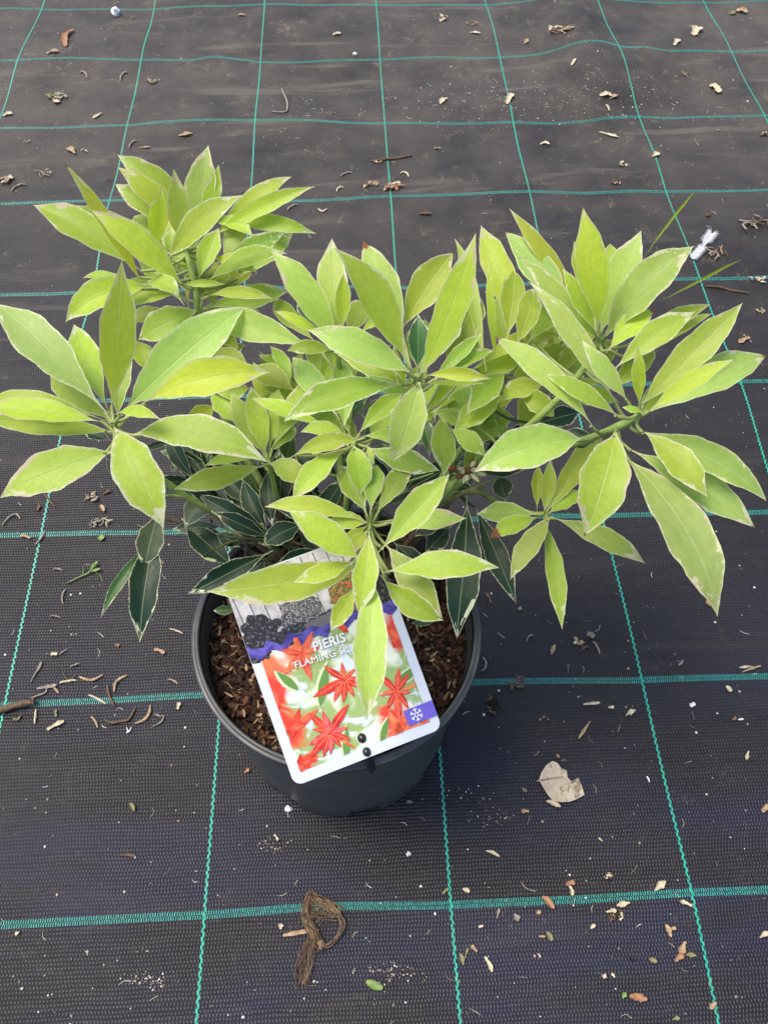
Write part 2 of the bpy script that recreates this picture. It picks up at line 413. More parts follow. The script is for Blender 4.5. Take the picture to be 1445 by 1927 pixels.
# soil: one bark mass in the pot
k = N('bark_compost'); c = k.coord(); n1 = k.noise(c, 90, 5, .7); n2 = k.noise(c, 25, 3)
M_soil = k.done(k.bsdf(k.mix(k.mapr(n1, .35, .7), (.016, .009, .006), (.07, .036, .022)), .85, .3, k.bump(n1, .9, .003)).outputs[0])
M_b1 = simple('dark_bark', (.028, .013, .008), .8, .3, .5, 200, .6)
M_b2 = simple('red_bark', (.085, .036, .02), .75, .35, .45, 200, .6)
M_b3 = simple('pale_straw_chip', (.36, .24, .13), .7, .3, .35, 150, .4)
M_b4 = simple('tan_chip', (.17, .105, .06), .7, .3, .4, 150, .4)
b = MB(); SZ = .166
def soilz(x, y): return SZ+.006*mnoise.noise(Vector((x*28, y*28, 3)))+.003*mnoise.noise(Vector((x*90, y*90, 9)))-.004
RS = rad(.166)-.002
vs = [(0, 0, soilz(0, 0))]; fs = []
nr, na = 26, 80
for i in range(1, nr+1):
    for j in range(na):
        rr = RS*i/nr; a = 2*PI*j/na; vs.append((rr*math.cos(a), rr*math.sin(a), soilz(rr*math.cos(a), rr*math.sin(a))))
for j in range(na): fs.append((0, 1+j, 1+(j+1) % na))
for i in range(nr-1):
    for j in range(na):
        a0 = 1+i*na; fs.append((a0+j, a0+na+j, a0+na+(j+1) % na, a0+(j+1) % na))
b.add(vs, fs, 0)
def chip(b, c, l, w, t, yaw, tilt, mi, roll=0.):
    ax = Vector((math.cos(yaw)*math.cos(tilt), math.sin(yaw)*math.cos(tilt), math.sin(tilt)))
    sd_ = ax.cross(Vector((0, 0, 1))).normalized(); nn = sd_.cross(ax)
    s2 = sd_*math.cos(roll)+nn*math.sin(roll); n2_ = nn*math.cos(roll)-sd_*math.sin(roll)
    c = Vector(c); vs = []
    prof_ = [(-1, .15), (-.6, .85+.2*R_.random()), (0, 1), (.55, .8+.3*R_.random()), (1, .2)]
    for (q, ww) in prof_:
        sk = (R_.random()-.5)*.3*w
        for (sx, sz) in ((-1, -.5), (1, -.5), (1, .5), (-1, .5)):
            vs.append(c+ax*l*.5*q+s2*(w*.5*ww*sx+sk)+n2_*(t*sz*(.5+.5*ww)+.1*l*(q*q-.5)))
    fs = [(i*4+k, i*4+(k+1) % 4, i*4+4+(k+1) % 4, i*4+4+k) for i in range(4) for k in range(4)]+[(0, 1, 2, 3), (19, 18, 17, 16)]
    b.add(vs, fs, mi, False)
for i in range(2400):
    rr = RS*math.sqrt(R_.random())*.985; a = 2*PI*R_.random(); x, y = rr*math.cos(a), rr*math.sin(a)
    q = R_.random()
    if q < .78: chip(b, (x, y, soilz(x, y)+.002), R_.uniform(.003, .010), R_.uniform(.002, .006), R_.uniform(.0015, .004), R_.random()*6.3, R_.uniform(-.6, .6), R_.choice((1, 1, 2)), R_.uniform(-.8, .8))
    elif q < .90: chip(b, (x, y, soilz(x, y)+.003), R_.uniform(.004, .010), R_.uniform(.001, .0025), .0008, R_.random()*6.3, R_.uniform(-.4, .4), 4, R_.uniform(-.8, .8))
    elif q < .95: chip(b, (x, y, soilz(x, y)+.0045), R_.uniform(.003, .0085), R_.uniform(.001, .0022), .0007, R_.random()*6.3, R_.uniform(-.3, .5), 3, R_.uniform(-.8, .8))
    else:
        p = Vector((x, y, soilz(x, y)+.004)); d = Vector((R_.uniform(-1, 1), R_.uniform(-1, 1), R_.uniform(-.1, .3)))*.005
        e = Vector((R_.uniform(-1, 1), R_.uniform(-1, 1), 0))*.003
        b.tube([p-d, p+e, p+d], [.0002, .00035, .0002], 5, 3)
soil = b.build('bark_compost', [M_soil, M_b1, M_b2, M_b3, M_b4]); soil.location = (PX, PY, 0)
tag(soil, 'dark brown bark compost with pale slivers filling the grey pot', 'compost', kind='stuff')

# ------------------------------------------------------------ leaves
TY = {  # blade colour, translucency, margin
 'y': ((.53, .66, .075), .9, .065), 'l': ((.44, .60, .075), .8, .075), 'p': ((.44, .59, .13), .75, .08),
 'g': ((.34, .50, .070), .7, .08), 'c': ((.38, .53, .13), .7, .07), 'o': ((.36, .48, .055), .8, .055),
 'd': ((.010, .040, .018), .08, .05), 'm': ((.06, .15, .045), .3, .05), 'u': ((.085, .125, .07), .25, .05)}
WTAB = [(0, .030), (.06, .032), (.12, .08), (.2, .30), (.3, .60), (.42, .88), (.54, 1.0), (.66, .95), (.76, .76), (.85, .47), (.92, .22), (.97, .075), (1, .0)]
WTAB2 = [(0, .05), (.05, .12), (.12, .38), (.22, .66), (.35, .92), (.48, 1.0), (.6, .98), (.72, .82), (.82, .53), (.9, .26), (.96, .08), (1, .0)]
NT, NW = 26, 3
class LeafBuf:
    def __init__(s): s.v = []; s.f = []; s.col = []; s.par = []; s.edge = []; s.uv = []
    def build(s, name, parent):
        me = bpy.data.meshes.new(name); me.from_pydata(s.v, [], s.f); me.materials.append(M_leaf)
        for nm, arr in (('lcol', s.col), ('lpar', s.par), ('ledge', s.edge)):
            a = me.attributes.new(nm, 'FLOAT_COLOR', 'POINT'); a.data.foreach_set('color', np.array(arr, dtype=np.float32).ravel())
        uvl = me.uv_layers.new(name='UVMap')
        li = np.zeros(len(me.loops), dtype=np.int32); me.loops.foreach_get('vertex_index', li)
        uvl.data.foreach_set('uv', np.array(s.uv, dtype=np.float32)[li].ravel())
        me.polygons.foreach_set('use_smooth', [True]*len(me.polygons)); me.update()
        o = bpy.data.objects.new(name, me); COL.objects.link(o)
        o.parent = parent; o.matrix_parent_inverse = parent_inv(parent)
        return o
def parent_inv(p):
    def wm(o): return (wm(o.parent) @ o.matrix_parent_inverse if o.parent else Matrix.Identity(4)) @ o.matrix_basis
    return wm(p).inverted()
def leaf_geo(buf, B, T, W, nrm, side_bow, arch, ty, mwk=1., brown=0., rnd=None, fold=.2, curl=0., tab=None, twist=0.):
    if rnd is None: rnd = R_.random()
    base, tr, mw = TY[ty]
    j = [1+.13*(R_.random()-.5)*2 for _ in range(3)]; br_ = 1+.15*(R_.random()-.5)*2
    colr = [base[i]*.97*br_*(1+(j[i]-1)*(.5 if i != 2 else 1)) for i in range(3)]+[1]
    ax = (T-B); L = ax.length; axn = ax/L
    nrm = (nrm-axn*nrm.dot(axn)).normalized(); side = axn.cross(nrm).normalized()
    P0 = B; P2 = T; P1 = (B+T)/2 + nrm*(2*arch*L)+side*(2*side_bow)
    tab = tab or WTAB
    twist = twist or R_.uniform(-.45, .45); curl = curl*R_.uniform(.2, 2.2); fold = fold*R_.uniform(.4, 1.9)
    o = len(buf.v); hw0 = W/2
    wavA = R_.uniform(.02, .055); ph1 = R_.random()*6.3
    asym = R_.uniform(-.06, .06)
    for i in range(NT+1):
        t = i/NT; t = t*.94+.06*t*t if False else t
        p = P0*(1-t)**2+P1*2*t*(1-t)+P2*t*t
        tg = ((P1-P0)*(1-t)+(P2-P1)*t).normalized()
        n_ = (nrm-tg*nrm.dot(tg)).normalized(); s_ = tg.cross(n_).normalized()
        if twist:
            an = twist*(t-.4); s_, n_ = s_*math.cos(an)+n_*math.sin(an), n_*math.cos(an)-s_*math.sin(an)
        # sharp tips bend down a little at the end
        p = p - n_*curl*L*max(0, t-.7)**2*3
        hw = hw0*interp(tab, t)
        for k in range(-NW, NW+1):
            q = k/NW
            e = 1+.05*math.sin(t*23+ph1+q*2)*abs(q)+asym*q+ (R_.uniform(-.018, .018) if abs(k) == NW else 0)
            lift = fold*hw*abs(q)**1.4 + wavA*hw0*math.sin(t*14+ph1+(2 if q > 0 else 0))*q*q
            v = p+s_*(hw*q*e)+n_*(lift-.0006*(1-abs(q))*0)
            buf.v.append(tuple(v)); buf.col.append(colr); buf.par.append((mw*mwk, brown, rnd, tr))
            buf.edge.append((hw/hw0*(1-abs(q)), hw/hw0*abs(q) if hw/hw0 > .1 else abs(q)*.1, t, 1)); buf.uv.append((q*.5+.5, t))
    K = 2*NW+1
    for i in range(NT):
        for k in range(K-1):
            buf.f.append((o+i*K+k, o+i*K+k+1, o+(i+1)*K+k+1, o+(i+1)*K+k))
ALL = []   # traced leaves, (area, shoot, builder args)
def trace(sh, z, bx, by, tx, ty_, w, e=.15, ty='l', bow=0, brown=0., mwk=1., zo=0., arch=.06, fold=.2, curl=.12, tab=None, twist=0.):
    ALL.append((math.hypot(tx-bx, ty_-by)*w, sh, dict(z=z+zo, bx=bx, by=by, tx=tx, ty_=ty_, w=w, e=e, ty=ty, bow=bow, brown=brown, mwk=mwk, arch=arch, fold=fold, curl=curl, tab=tab, twist=twist)))
def make_traced(buf, z, bx, by, tx, ty_, w, e, ty, bow, brown, mwk, arch, fold, curl, tab, twist):
    B = unz(bx, by, z); T0 = unz(tx, ty_, z); Lp = (T0-B).length
    dist = (B-CAMP).length
    Lp = min(Lp, 1.25*math.hypot(tx-bx, ty_-by)*dist/FPX)
    T = unz(tx, ty_, z+e*Lp)
    mid = (B+T)/2; view = (CAMP-mid).normalized(); ax = (T-B).normalized()
    rt = Vector((R_.uniform(-1, 1), R_.uniform(-1, 1), R_.uniform(-.3, .6)))*.28
    nrm = view*.6+Vector((0, 0, 1))*.4+rt
    nrm = (nrm-ax*nrm.dot(ax)).normalized(); side = ax.cross(nrm)
    p0 = proj(mid); p1 = proj(mid+side*.01)
    dx, dy = tx-bx, ty_-by; dl = math.hypot(dx, dy)
    perp = (-dy/dl, dx/dl)
    a = ((p1[0]-p0[0])*perp[0]+(p1[1]-p0[1])*perp[1])/.01        # px per metre across the blade
    if abs(a) < 1200: a = math.copysign(1200, a)
    W = w/abs(a)*.98; arch = R_.uniform(.02, .13) if arch == .06 else arch
    if tab is None: tab = WTAB2 if R_.random() < .25 else WTAB
    leaf_geo(buf, B, T, W, nrm, bow/a, arch, ty, mwk, brown, None, fold, curl, tab, twist)

# shoot L (big whorl on the left)
def sh_trace(sh, z, rows):
    for r in rows: trace(sh, z, *r[:5], **r[5])
sh_trace('L', .340, [
 (203, 778, -12, 566, 80, dict(e=.25, ty='c', zo=.006)),
 (210, 772, 230, 488, 72, dict(e=.75, ty='l', zo=.008, curl=0)),
 (207, 778, 138, 606, 55, dict(e=.05, ty='l', zo=-.006)),
 (222, 782, 240, 650, 42, dict(e=.2, ty='g', zo=-.006)),
 (242, 766, 464, 575, 90, dict(e=.25, ty='c', mwk=.7)),
 (262, 764, 513, 699, 70, dict(e=.25, ty='y', bow=-8, zo=.010)),
 (216, 780, 299, 787, 24, dict(e=.5, ty='l', bow=-7, zo=.012)),
 (252, 818, 505, 870, 69, dict(e=.02, ty='l', bow=-20, zo=.002, mwk=1.3, tab=WTAB2)),
 (219, 808, 310, 995, 87, dict(e=-.25, ty='l', bow=-6, zo=.006, mwk=1.5, tab=WTAB2)),
 (209, 850, -6, 934, 79, dict(e=-.15, ty='l', bow=4, tab=WTAB2, mwk=1.2)),
 (204, 796, -42, 766, 47, dict(e=.15, ty='y', zo=.006)),
 (210, 812, -44, 786, 42, dict(e=-.1, ty='o', zo=-.004)),
 (205, 788, 88, 700, 48, dict(e=0., ty='l', zo=-.008)),
 (200, 792, -32, 748, 36, dict(e=.1, ty='l', zo=-.006)),
 (285, 700, 255, 640, 40, dict(e=.2, ty='o', zo=-.03))])
# shoot U (top-left cluster) has two whorls
sh_trace('U', .345, [
 (272, 515, 60, 382, 60, dict(e=.25, ty='l', bow=2)),
 (340, 470, 104, 383, 34, dict(e=.3, ty='g', zo=-.008)),
 (264, 528, 120, 303, 28, dict(e=.6, ty='y', brown=.05, bow=6, zo=.006, fold=.1, twist=.01)),
 (376, 412, 217, 287, 52, dict(e=.35, ty='l', zo=-.004)),
 (362, 430, 219, 311, 44, dict(e=.4, ty='y', zo=-.002)),
 (338, 430, 214, 344, 42, dict(e=.3, ty='g', zo=-.006, mwk=1.5)),
 (341, 534, 169, 390, 52, dict(e=.45, ty='y', zo=.012)),
 (293, 475, 305, 353, 38, dict(e=.8, ty='y', zo=.012)),
 (350, 470, 328, 317, 44, dict(e=.7, ty='p', zo=-.002, mwk=1.7)),
 (374, 470, 390, 270, 60, dict(e=.5, ty='p', zo=-.008, mwk=1.4)),
 (378, 450, 415, 306, 34, dict(e=.5, ty='l', zo=-.002)),
 (385, 420, 410, 346, 22, dict(e=.6, ty='p', mwk=1.6)),
 (314, 494, 457, 361, 54, dict(e=.55, ty='l', zo=.016)),
 (400, 446, 549, 324, 42, dict(e=.35, ty='l', zo=-.006, mwk=1.4)),
 (408, 440, 594, 348, 34, dict(e=.35, ty='l', zo=.0, bow=-5)),
 (405, 450, 540, 366, 44, dict(e=.2, ty='o', zo=-.01)),
 (418, 425, 594, 440, 33, dict(e=.1, ty='l', bow=-12)),
 (400, 415, 476, 446, 28, dict(e=.1, ty='l', bow=-8, zo=.004)),
 (446, 516, 451, 398, 46, dict(e=.4, ty='c', zo=-.02)),
 (400, 520, 541, 433, 44, dict(e=.3, ty='g', zo=-.006, mwk=1.3)),
 (440, 530, 553, 437, 44, dict(e=.1, ty='g', zo=-.016)),
 (388, 534, 541, 475, 38, dict(e=.3, ty='l', bow=-6)),
 (395, 487, 484, 512, 32, dict(e=.1, ty='l', bow=-8, zo=.006, mwk=1.4)),
 (384, 558, 514, 561, 24, dict(e=.1, ty='l', bow=-3)),
 (386, 582, 545, 548, 46, dict(e=.0, ty='g', zo=-.012, bow=-4)),
 (278, 530, 338, 556, 34, dict(e=.1, ty='l', bow=-5, zo=.018, tab=WTAB2)),
 (278, 540, 120, 606, 58, dict(e=-.1, ty='l', bow=8, tab=WTAB2)),
 (275, 545, 150, 519, 18, dict(e=.1, ty='l', zo=-.004)),
 (345, 552, 215, 566, 40, dict(e=-.1, ty='l', zo=-.006)),
 (335, 535, 426, 534, 15, dict(e=.1, ty='l', zo=.006)),
 (370, 584, 257, 640, 60, dict(e=-.2, ty='g', zo=-.01, tab=WTAB2)),
 (371, 534, 412, 426, 42, dict(e=.3, ty='l', zo=.002)),
 (366, 530, 340, 470, 28, dict(e=.3, ty='l', zo=.002)),
 (330, 500, 320, 424, 28, dict(e=.5, ty='p', zo=-.002)),
 (350, 530, 322, 372, 54, dict(e=.3, ty='l', zo=-.012)),
 (370, 592, 300, 668, 38, dict(e=-.2, ty='o', zo=-.02)),
 (390, 575, 500, 600, 44, dict(e=-.2, ty='g', zo=-.02)),
 (376, 700, 463, 648, 44, dict(e=.1, ty='l', zo=-.05)),
 (380, 560, 430, 500, 40, dict(e=.1, ty='o', zo=-.015)),
 (400, 560, 480, 480, 44, dict(e=.1, ty='o', zo=-.025)),
 (375, 570, 450, 660, 46, dict(e=-.2, ty='o', zo=-.03)),
 (330, 490, 250, 400, 46, dict(e=.2, ty='o', zo=-.02)),
 (374, 640, 296, 612, 40, dict(e=.0, ty='o', zo=-.035)), (378, 650, 452, 596, 44, dict(e=.0, ty='g', zo=-.035)),
 (380, 660, 470, 690, 46, dict(e=-.1, ty='l', zo=-.04)), (372, 640, 318, 704, 40, dict(e=-.1, ty='g', zo=-.04)),
 (400, 730, 455, 800, 44, dict(e=-.1, ty='g', zo=-.055)), (400, 740, 470, 730, 42, dict(e=.0, ty='l', zo=-.05)),
 (410, 760, 350, 800, 40, dict(e=.0, ty='o', zo=-.06)), (368, 600, 420, 640, 36, dict(e=-.1, ty='o', zo=-.03)),
 (400, 735, 420, 660, 44, dict(e=.1, ty='o', zo=-.05)), (470, 800, 540, 740, 46, dict(e=.1, ty='g', zo=-.055))])
# shoot B (behind the middle)
sh_trace('B', .350, [
 (632, 646, 508, 466, 56, dict(e=.45, ty='p', bow=4)),
 (634, 640, 625, 446, 58, dict(e=.4, ty='p', mwk=1.5, zo=-.005)),
 (644, 628, 647, 512, 30, dict(e=.6, ty='y', zo=.008)),
 (600, 660, 358, 594, 60, dict(e=.1, ty='c', bow=8, mwk=1.2)),
 (622, 645, 514, 583, 20, dict(e=.3, ty='y')),
 (624, 660, 538, 660, 28, dict(e=.0, ty='o', bow=6, tab=WTAB2, zo=.004)),
 (628, 662, 777, 756, 46, dict(e=-.05, ty='l', bow=-14, zo=.022, mwk=1.5, curl=.4)),
 (640, 790, 549, 668, 48, dict(e=.1, ty='c', zo=-.03)),
 (648, 800, 640, 668, 46, dict(e=.2, ty='g', zo=-.03)),
 (600, 650, 510, 560, 36, dict(e=.0, ty='o', zo=-.03)),
 (560, 740, 470, 690, 44, dict(e=.0, ty='o', zo=-.045)),
 (640, 650, 560, 560, 46, dict(e=.0, ty='m', zo=-.04)),
 (650, 640, 700, 560, 50, dict(e=.1, ty='o', zo=-.03))])
# shoot C (top centre)
sh_trace('C', .385, [
 (769, 692, 632, 463, 70, dict(e=.6, ty='y', bow=6, zo=.012, mwk=.9)),
 (766, 660, 679, 446, 62, dict(e=.4, ty='p', brown=.10, zo=-.01, mwk=1.3)),
 (752, 628, 855, 471, 66, dict(e=.4, ty='l', bow=-3, zo=-.008)),
 (794, 702, 896, 437, 62, dict(e=.6, ty='y', bow=6, zo=.012)),
 (675, 630, 752, 586, 24, dict(e=.3, ty='y', bow=-6, zo=-.008)),
 (770, 700, 576, 619, 60, dict(e=.2, ty='p', bow=4, zo=.014)),
 (786, 702, 787, 590, 42, dict(e=.5, ty='m', zo=-.004)),
 (794, 708, 926, 714, 27, dict(e=.2, ty='y', bow=-7, zo=.008)),
 (790, 722, 915, 720, 13, dict(e=.0, ty='l', zo=.002)),
 (789, 719, 739, 873, 68, dict(e=-.45, ty='p', bow=0, mwk=.9, tab=WTAB2, zo=.004)),
 (768, 722, 528, 788, 57, dict(e=.0, ty='g', bow=6, mwk=.9)),
 (776, 740, 668, 712, 30, dict(e=-.1, ty='g', zo=-.008)),
 (808, 722, 907, 626, 27, dict(e=.2, ty='g', zo=-.008, mwk=1.4)),
 (820, 712, 930, 658, 28, dict(e=.1, ty='g', zo=-.01)),
 (932, 672, 918, 486, 16, dict(e=.6, ty='y', zo=-.01)),
 (800, 700, 862, 560, 60, dict(e=.3, ty='o', zo=-.02)),
 (830, 720, 905, 540, 62, dict(e=.2, ty='o', zo=-.035)),
 (860, 730, 880, 600, 60, dict(e=.1, ty='o', zo=-.04)),
 (790, 710, 800, 600, 60, dict(e=.3, ty='o', zo=-.025)),
 (915, 700, 860, 437, 30, dict(e=.3, ty='l', zo=-.03))])
# shoot D (centre)
sh_trace('D', .315, [
 (656, 822, 564, 813, 27, dict(e=.1, ty='l', zo=.004, bow=6)),
 (545, 862, 677, 826, 36, dict(e=.15, ty='l', bow=-6, zo=.006)),
 (655, 845, 549, 944, 45, dict(e=-.1, ty='l', bow=6, zo=.004, mwk=1.2)),
 (665, 838, 680, 932, 49, dict(e=-.3, ty='l', zo=.010, mwk=1.4, tab=WTAB2)),
 (683, 838, 830, 884, 46, dict(e=-.05, ty='g', bow=8, zo=.002, mwk=1.3)),
 (676, 822, 798, 836, 30, dict(e=.0, ty='l', bow=-5)),
 (670, 822, 760, 738, 37, dict(e=.1, ty='g', bow=-4)),
 (660, 822, 628, 740, 36, dict(e=.2, ty='c', zo=-.006)),
 (600, 862, 583, 845, 10, dict(e=.2, ty='p')),
 (706, 880, 692, 838, 13, dict(e=.2, ty='p', mwk=2)),
 (620, 806, 471, 748, 30, dict(e=.2, ty='l', zo=.0)),
 (650, 815, 560, 750, 40, dict(e=.0, ty='g', zo=-.015)),
 (700, 830, 740, 760, 44, dict(e=.0, ty='g', zo=-.02)),
 (740, 800, 800, 740, 40, dict(e=.0, ty='g', zo=-.01)),
 (830, 785, 836, 895, 48, dict(e=-.1, ty='g', zo=-.01)),
 (720, 835, 770, 880, 36, dict(e=-.1, ty='m', zo=-.02))])
# shoot M (left of centre)
sh_trace('M', .300, [
 (508, 852, 597, 698, 42, dict(e=.3, ty='l', bow=4)),
 (500, 852, 470, 722, 42, dict(e=.3, ty='l')),
 (497, 852, 432, 736, 40, dict(e=.2, ty='l', zo=-.004)),
 (508, 848, 523, 728, 50, dict(e=.3, ty='l', zo=-.003)),
 (507, 873, 322, 919, 44, dict(e=.0, ty='o', bow=-4)),
 (480, 862, 384, 876, 22, dict(e=.1, ty='l', bow=5, zo=.004)),
 (510, 872, 575, 914, 46, dict(e=-.1, ty='l', bow=-6, zo=.006, tab=WTAB2)),
 (500, 860, 560, 800, 36, dict(e=.1, ty='g', zo=-.008)),
 (490, 860, 420, 800, 40, dict(e=.0, ty='m', zo=-.02))])
# shoot E (front)
sh_trace('E', .304, [
 (711, 1040, 846, 889, 60, dict(e=.35, ty='l', zo=.020, bow=2)),
 (722, 985, 880, 974, 41, dict(e=.05, ty='p', bow=2, mwk=1.2)),
 (690, 984, 494, 952, 37, dict(e=.15, ty='l', bow=9)),
 (675, 1050, 541, 958, 58, dict(e=.35, ty='y', bow=-2, zo=.018, mwk=1.3, tab=WTAB2)),
 (690, 982, 616, 978, 34, dict(e=.1, ty='l')),
 (692, 988, 636, 1028, 24, dict(e=.0, ty='l')),
 (695, 990, 674, 1161, 49, dict(e=-.35, ty='l', bow=-4, zo=.026, mwk=1.1)),
 (672, 1052, 551, 1095, 38, dict(e=.1, ty='l', bow=-4, zo=.010, mwk=1.5)),
 (676, 1064, 387, 1113, 74, dict(e=.1, ty='l', bow=-8, zo=-.004, mwk=1.1)),
 (718, 1078, 940, 1067, 57, dict(e=.2, ty='l', zo=.004)),
 (722, 1020, 833, 1164, 58, dict(e=-.1, ty='p', zo=-.006, mwk=1.7, bow=-5)),
 (716, 1082, 836, 1169, 48, dict(e=-.1, ty='o', bow=8, zo=.0)),
 (702, 1090, 692, 1360, 64, dict(e=-.25, ty='p', zo=.010, curl=.1, mwk=1.2)),
 (670, 1100, 621, 1188, 38, dict(e=-.2, ty='l', zo=.0)),
 (690, 1000, 652, 1040, 26, dict(e=.0, ty='l', zo=.008, tab=WTAB2)),
 (692, 972, 640, 872, 52, dict(e=.1, ty='g', zo=.0)),
 (697, 968, 710, 870, 40, dict(e=.2, ty='g', zo=.002)),
 (706, 972, 775, 868, 42, dict(e=.2, ty='g', zo=.0)),
 (800, 960, 838, 902, 20, dict(e=.2, ty='p', mwk=1.6))])
# shoot R (right big whorl)
sh_trace('R', .362, [
 (1203, 770, 1201, 649, 28, dict(e=.7, ty='y', zo=.012)),
 (1208, 760, 1401, 566, 60, dict(e=.4, ty='l', bow=3, zo=.004, mwk=.7)),
 (1214, 778, 1381, 674, 37, dict(e=.5, ty='y', zo=.014, bow=-2)),
 (1198, 790, 1446, 667, 68, dict(e=.15, ty='c', brown=.05, bow=2, mwk=.8)),
 (1162, 765, 998, 523, 46, dict(e=.45, ty='p', bow=3, zo=.006)),
 (1184, 760, 1093, 640, 38, dict(e=.5, ty='p', zo=.016)),
 (1120, 810, 926, 629, 48, dict(e=.3, ty='p', brown=.06, bow=3, zo=.006)),
 (1168, 788, 1018, 702, 36, dict(e=.3, ty='l', bow=4, zo=.012)),
 (1092, 826, 890, 888, 80, dict(e=-.1, ty='p', bow=7, zo=-.004, tab=WTAB2)),
 (1157, 814, 1101, 1012, 94, dict(e=-.3, ty='l', bow=0, zo=.0, tab=WTAB2)),
 (1200, 806, 1331, 934, 58, dict(e=-.1, ty='l', bow=-8, zo=.004)),
 (1190, 808, 1447, 942, 60, dict(e=-.1, ty='c', bow=-16, zo=-.004, brown=.02)),
 (1176, 842, 1424, 994, 68, dict(e=-.15, ty='c', bow=-6, zo=-.014, brown=.035)),
 (1182, 866, 1357, 1164, 88, dict(e=-.2, ty='c', bow=-10, zo=-.012)),
 (1210, 776, 1170, 766, 14, dict(e=.3, ty='l', zo=.014)),
 (1120, 835, 1060, 810, 26, dict(e=.0, ty='d', zo=-.04)),
 (1180, 800, 1290, 690, 50, dict(e=.0, ty='o', zo=-.02))])
sh_trace('Q', .262, [
 (1014, 968, 896, 967, 42, dict(e=.0, ty='p', bow=1)),
 (1006, 975, 918, 1011, 35, dict(e=-.1, ty='l', brown=.22, tab=WTAB2)),
 (1034, 974, 957, 1091, 42, dict(e=-.2, ty='p', zo=.006)),
 (1026, 985, 1057, 1186, 36, dict(e=-.3, ty='l', bow=-2)),
 (1034, 972, 1221, 1061, 42, dict(e=.0, ty='p', bow=-3)),
 (1010, 962, 1013, 873, 24, dict(e=.3, ty='y', fold=.5)),
 (1024, 962, 1036, 862, 28, dict(e=.4, ty='l')),
 (1028, 962, 1137, 802, 46, dict(e=.1, ty='o', zo=.0)),
 (1034, 964, 1098, 924, 32, dict(e=.2, ty='l'))])
sh_trace('T', .372, [
 (1126, 630, 1095, 387, 64, dict(e=.6, ty='y', bow=2, zo=.010, mwk=.6, brown=.02)),
 (1130, 624, 1206, 430, 68, dict(e=.5, ty='c', zo=-.002, brown=.02)),
 (1140, 632, 1308, 456, 72, dict(e=.45, ty='p', bow=-3, zo=.004)),
 (1126, 634, 1058, 503, 36, dict(e=.5, ty='l', zo=.010)),
 (1080, 620, 948, 430, 62, dict(e=.3, ty='c', brown=.04, bow=5, zo=-.01)),
 (1112, 645, 976, 481, 38, dict(e=.4, ty='p', brown=.03, bow=4, zo=.0)),
 (1110, 600, 957, 389, 34, dict(e=.4, ty='y', bow=-2, zo=-.014)),
 (985, 620, 904, 422, 56, dict(e=.3, ty='l', zo=-.02)),
 (952, 645, 970, 500, 50, dict(e=.3, ty='o', brown=.09, zo=-.012)),
 (974, 645, 1005, 537, 44, dict(e=.3, ty='l', brown=.04, zo=-.006)),
 (990, 650, 1056, 560, 50, dict(e=.1, ty='o', zo=-.02)),
 (1140, 664, 1233, 578, 46, dict(e=.35, ty='y', brown=.09, zo=.004)),
 (1170, 655, 1341, 571, 34, dict(e=.2, ty='l', bow=-6, zo=-.006)),
 (1150, 700, 1308, 585, 52, dict(e=.3, ty='l', bow=-3, zo=.004)),
 (1200, 680, 1347, 583, 18, dict(e=.1, ty='y', zo=-.01)),
 (1200, 500, 1314, 351, 5, dict(e=.3, ty='o', zo=-.015, mwk=0, fold=.8)),
 (1240, 568, 1403, 482, 5, dict(e=.2, ty='o', zo=-.02, mwk=0, fold=.8, bow=4)),
 (1132, 620, 1150, 448, 44, dict(e=.3, ty='o', zo=-.012)),
 (1120, 600, 1080, 450, 44, dict(e=.3, ty='o', zo=-.016)),
 (1140, 626, 1246, 478, 44, dict(e=.2, ty='o', zo=-.016)),
 (1130, 640, 1075, 590, 22, dict(e=.3, ty='l', zo=.004)),
 (1110, 680, 1050, 610, 46, dict(e=.1, ty='o', zo=-.02)),
 (1090, 700, 1160, 640, 50, dict(e=.1, ty='o', zo=-.03)),
 (1150, 730, 1230, 650, 46, dict(e=.1, ty='o', zo=-.02))])
# shoot X (right of centre)
sh_trace('X', .318, [
 (885, 698, 1058, 627, 36, dict(e=.2, ty='y', bow=-4, zo=.012)),
 (868, 718, 1000, 664, 42, dict(e=.15, ty='l', bow=-4, zo=.004)),
 (1030, 722, 941, 753, 42, dict(e=.1, ty='l', bow=4)),
 (955, 698, 876, 780, 48, dict(e=.1, ty='l', bow=4, zo=.008)),
 (945, 732, 849, 815, 50, dict(e=.0, ty='l', bow=-6, brown=.04)),
 (980, 742, 1043, 787, 42, dict(e=-.1, ty='l', brown=.05, bow=-6, tab=WTAB2)),
 (842, 806, 913, 859, 38, dict(e=-.1, ty='g', bow=-5)),
 (806, 772, 896, 804, 30, dict(e=-.05, ty='g', bow=-3)),
 (880, 700, 800, 780, 44, dict(e=.0, ty='g', zo=-.015)),
 (890, 720, 840, 790, 40, dict(e=.0, ty='g', zo=-.01)),
 (1000, 800, 1094, 776, 40, dict(e=.0, ty='d', zo=-.03)),
 (1060, 738, 1107, 722, 20, dict(e=.0, ty='u', zo=-.03)),
 (1000, 700, 1070, 670, 40, dict(e=.1, ty='o', zo=-.01)),
 (960, 740, 1010, 690, 44, dict(e=.1, ty='o', zo=-.01)),
 (900, 760, 940, 690, 44, dict(e=.1, ty='g', zo=-.015))])
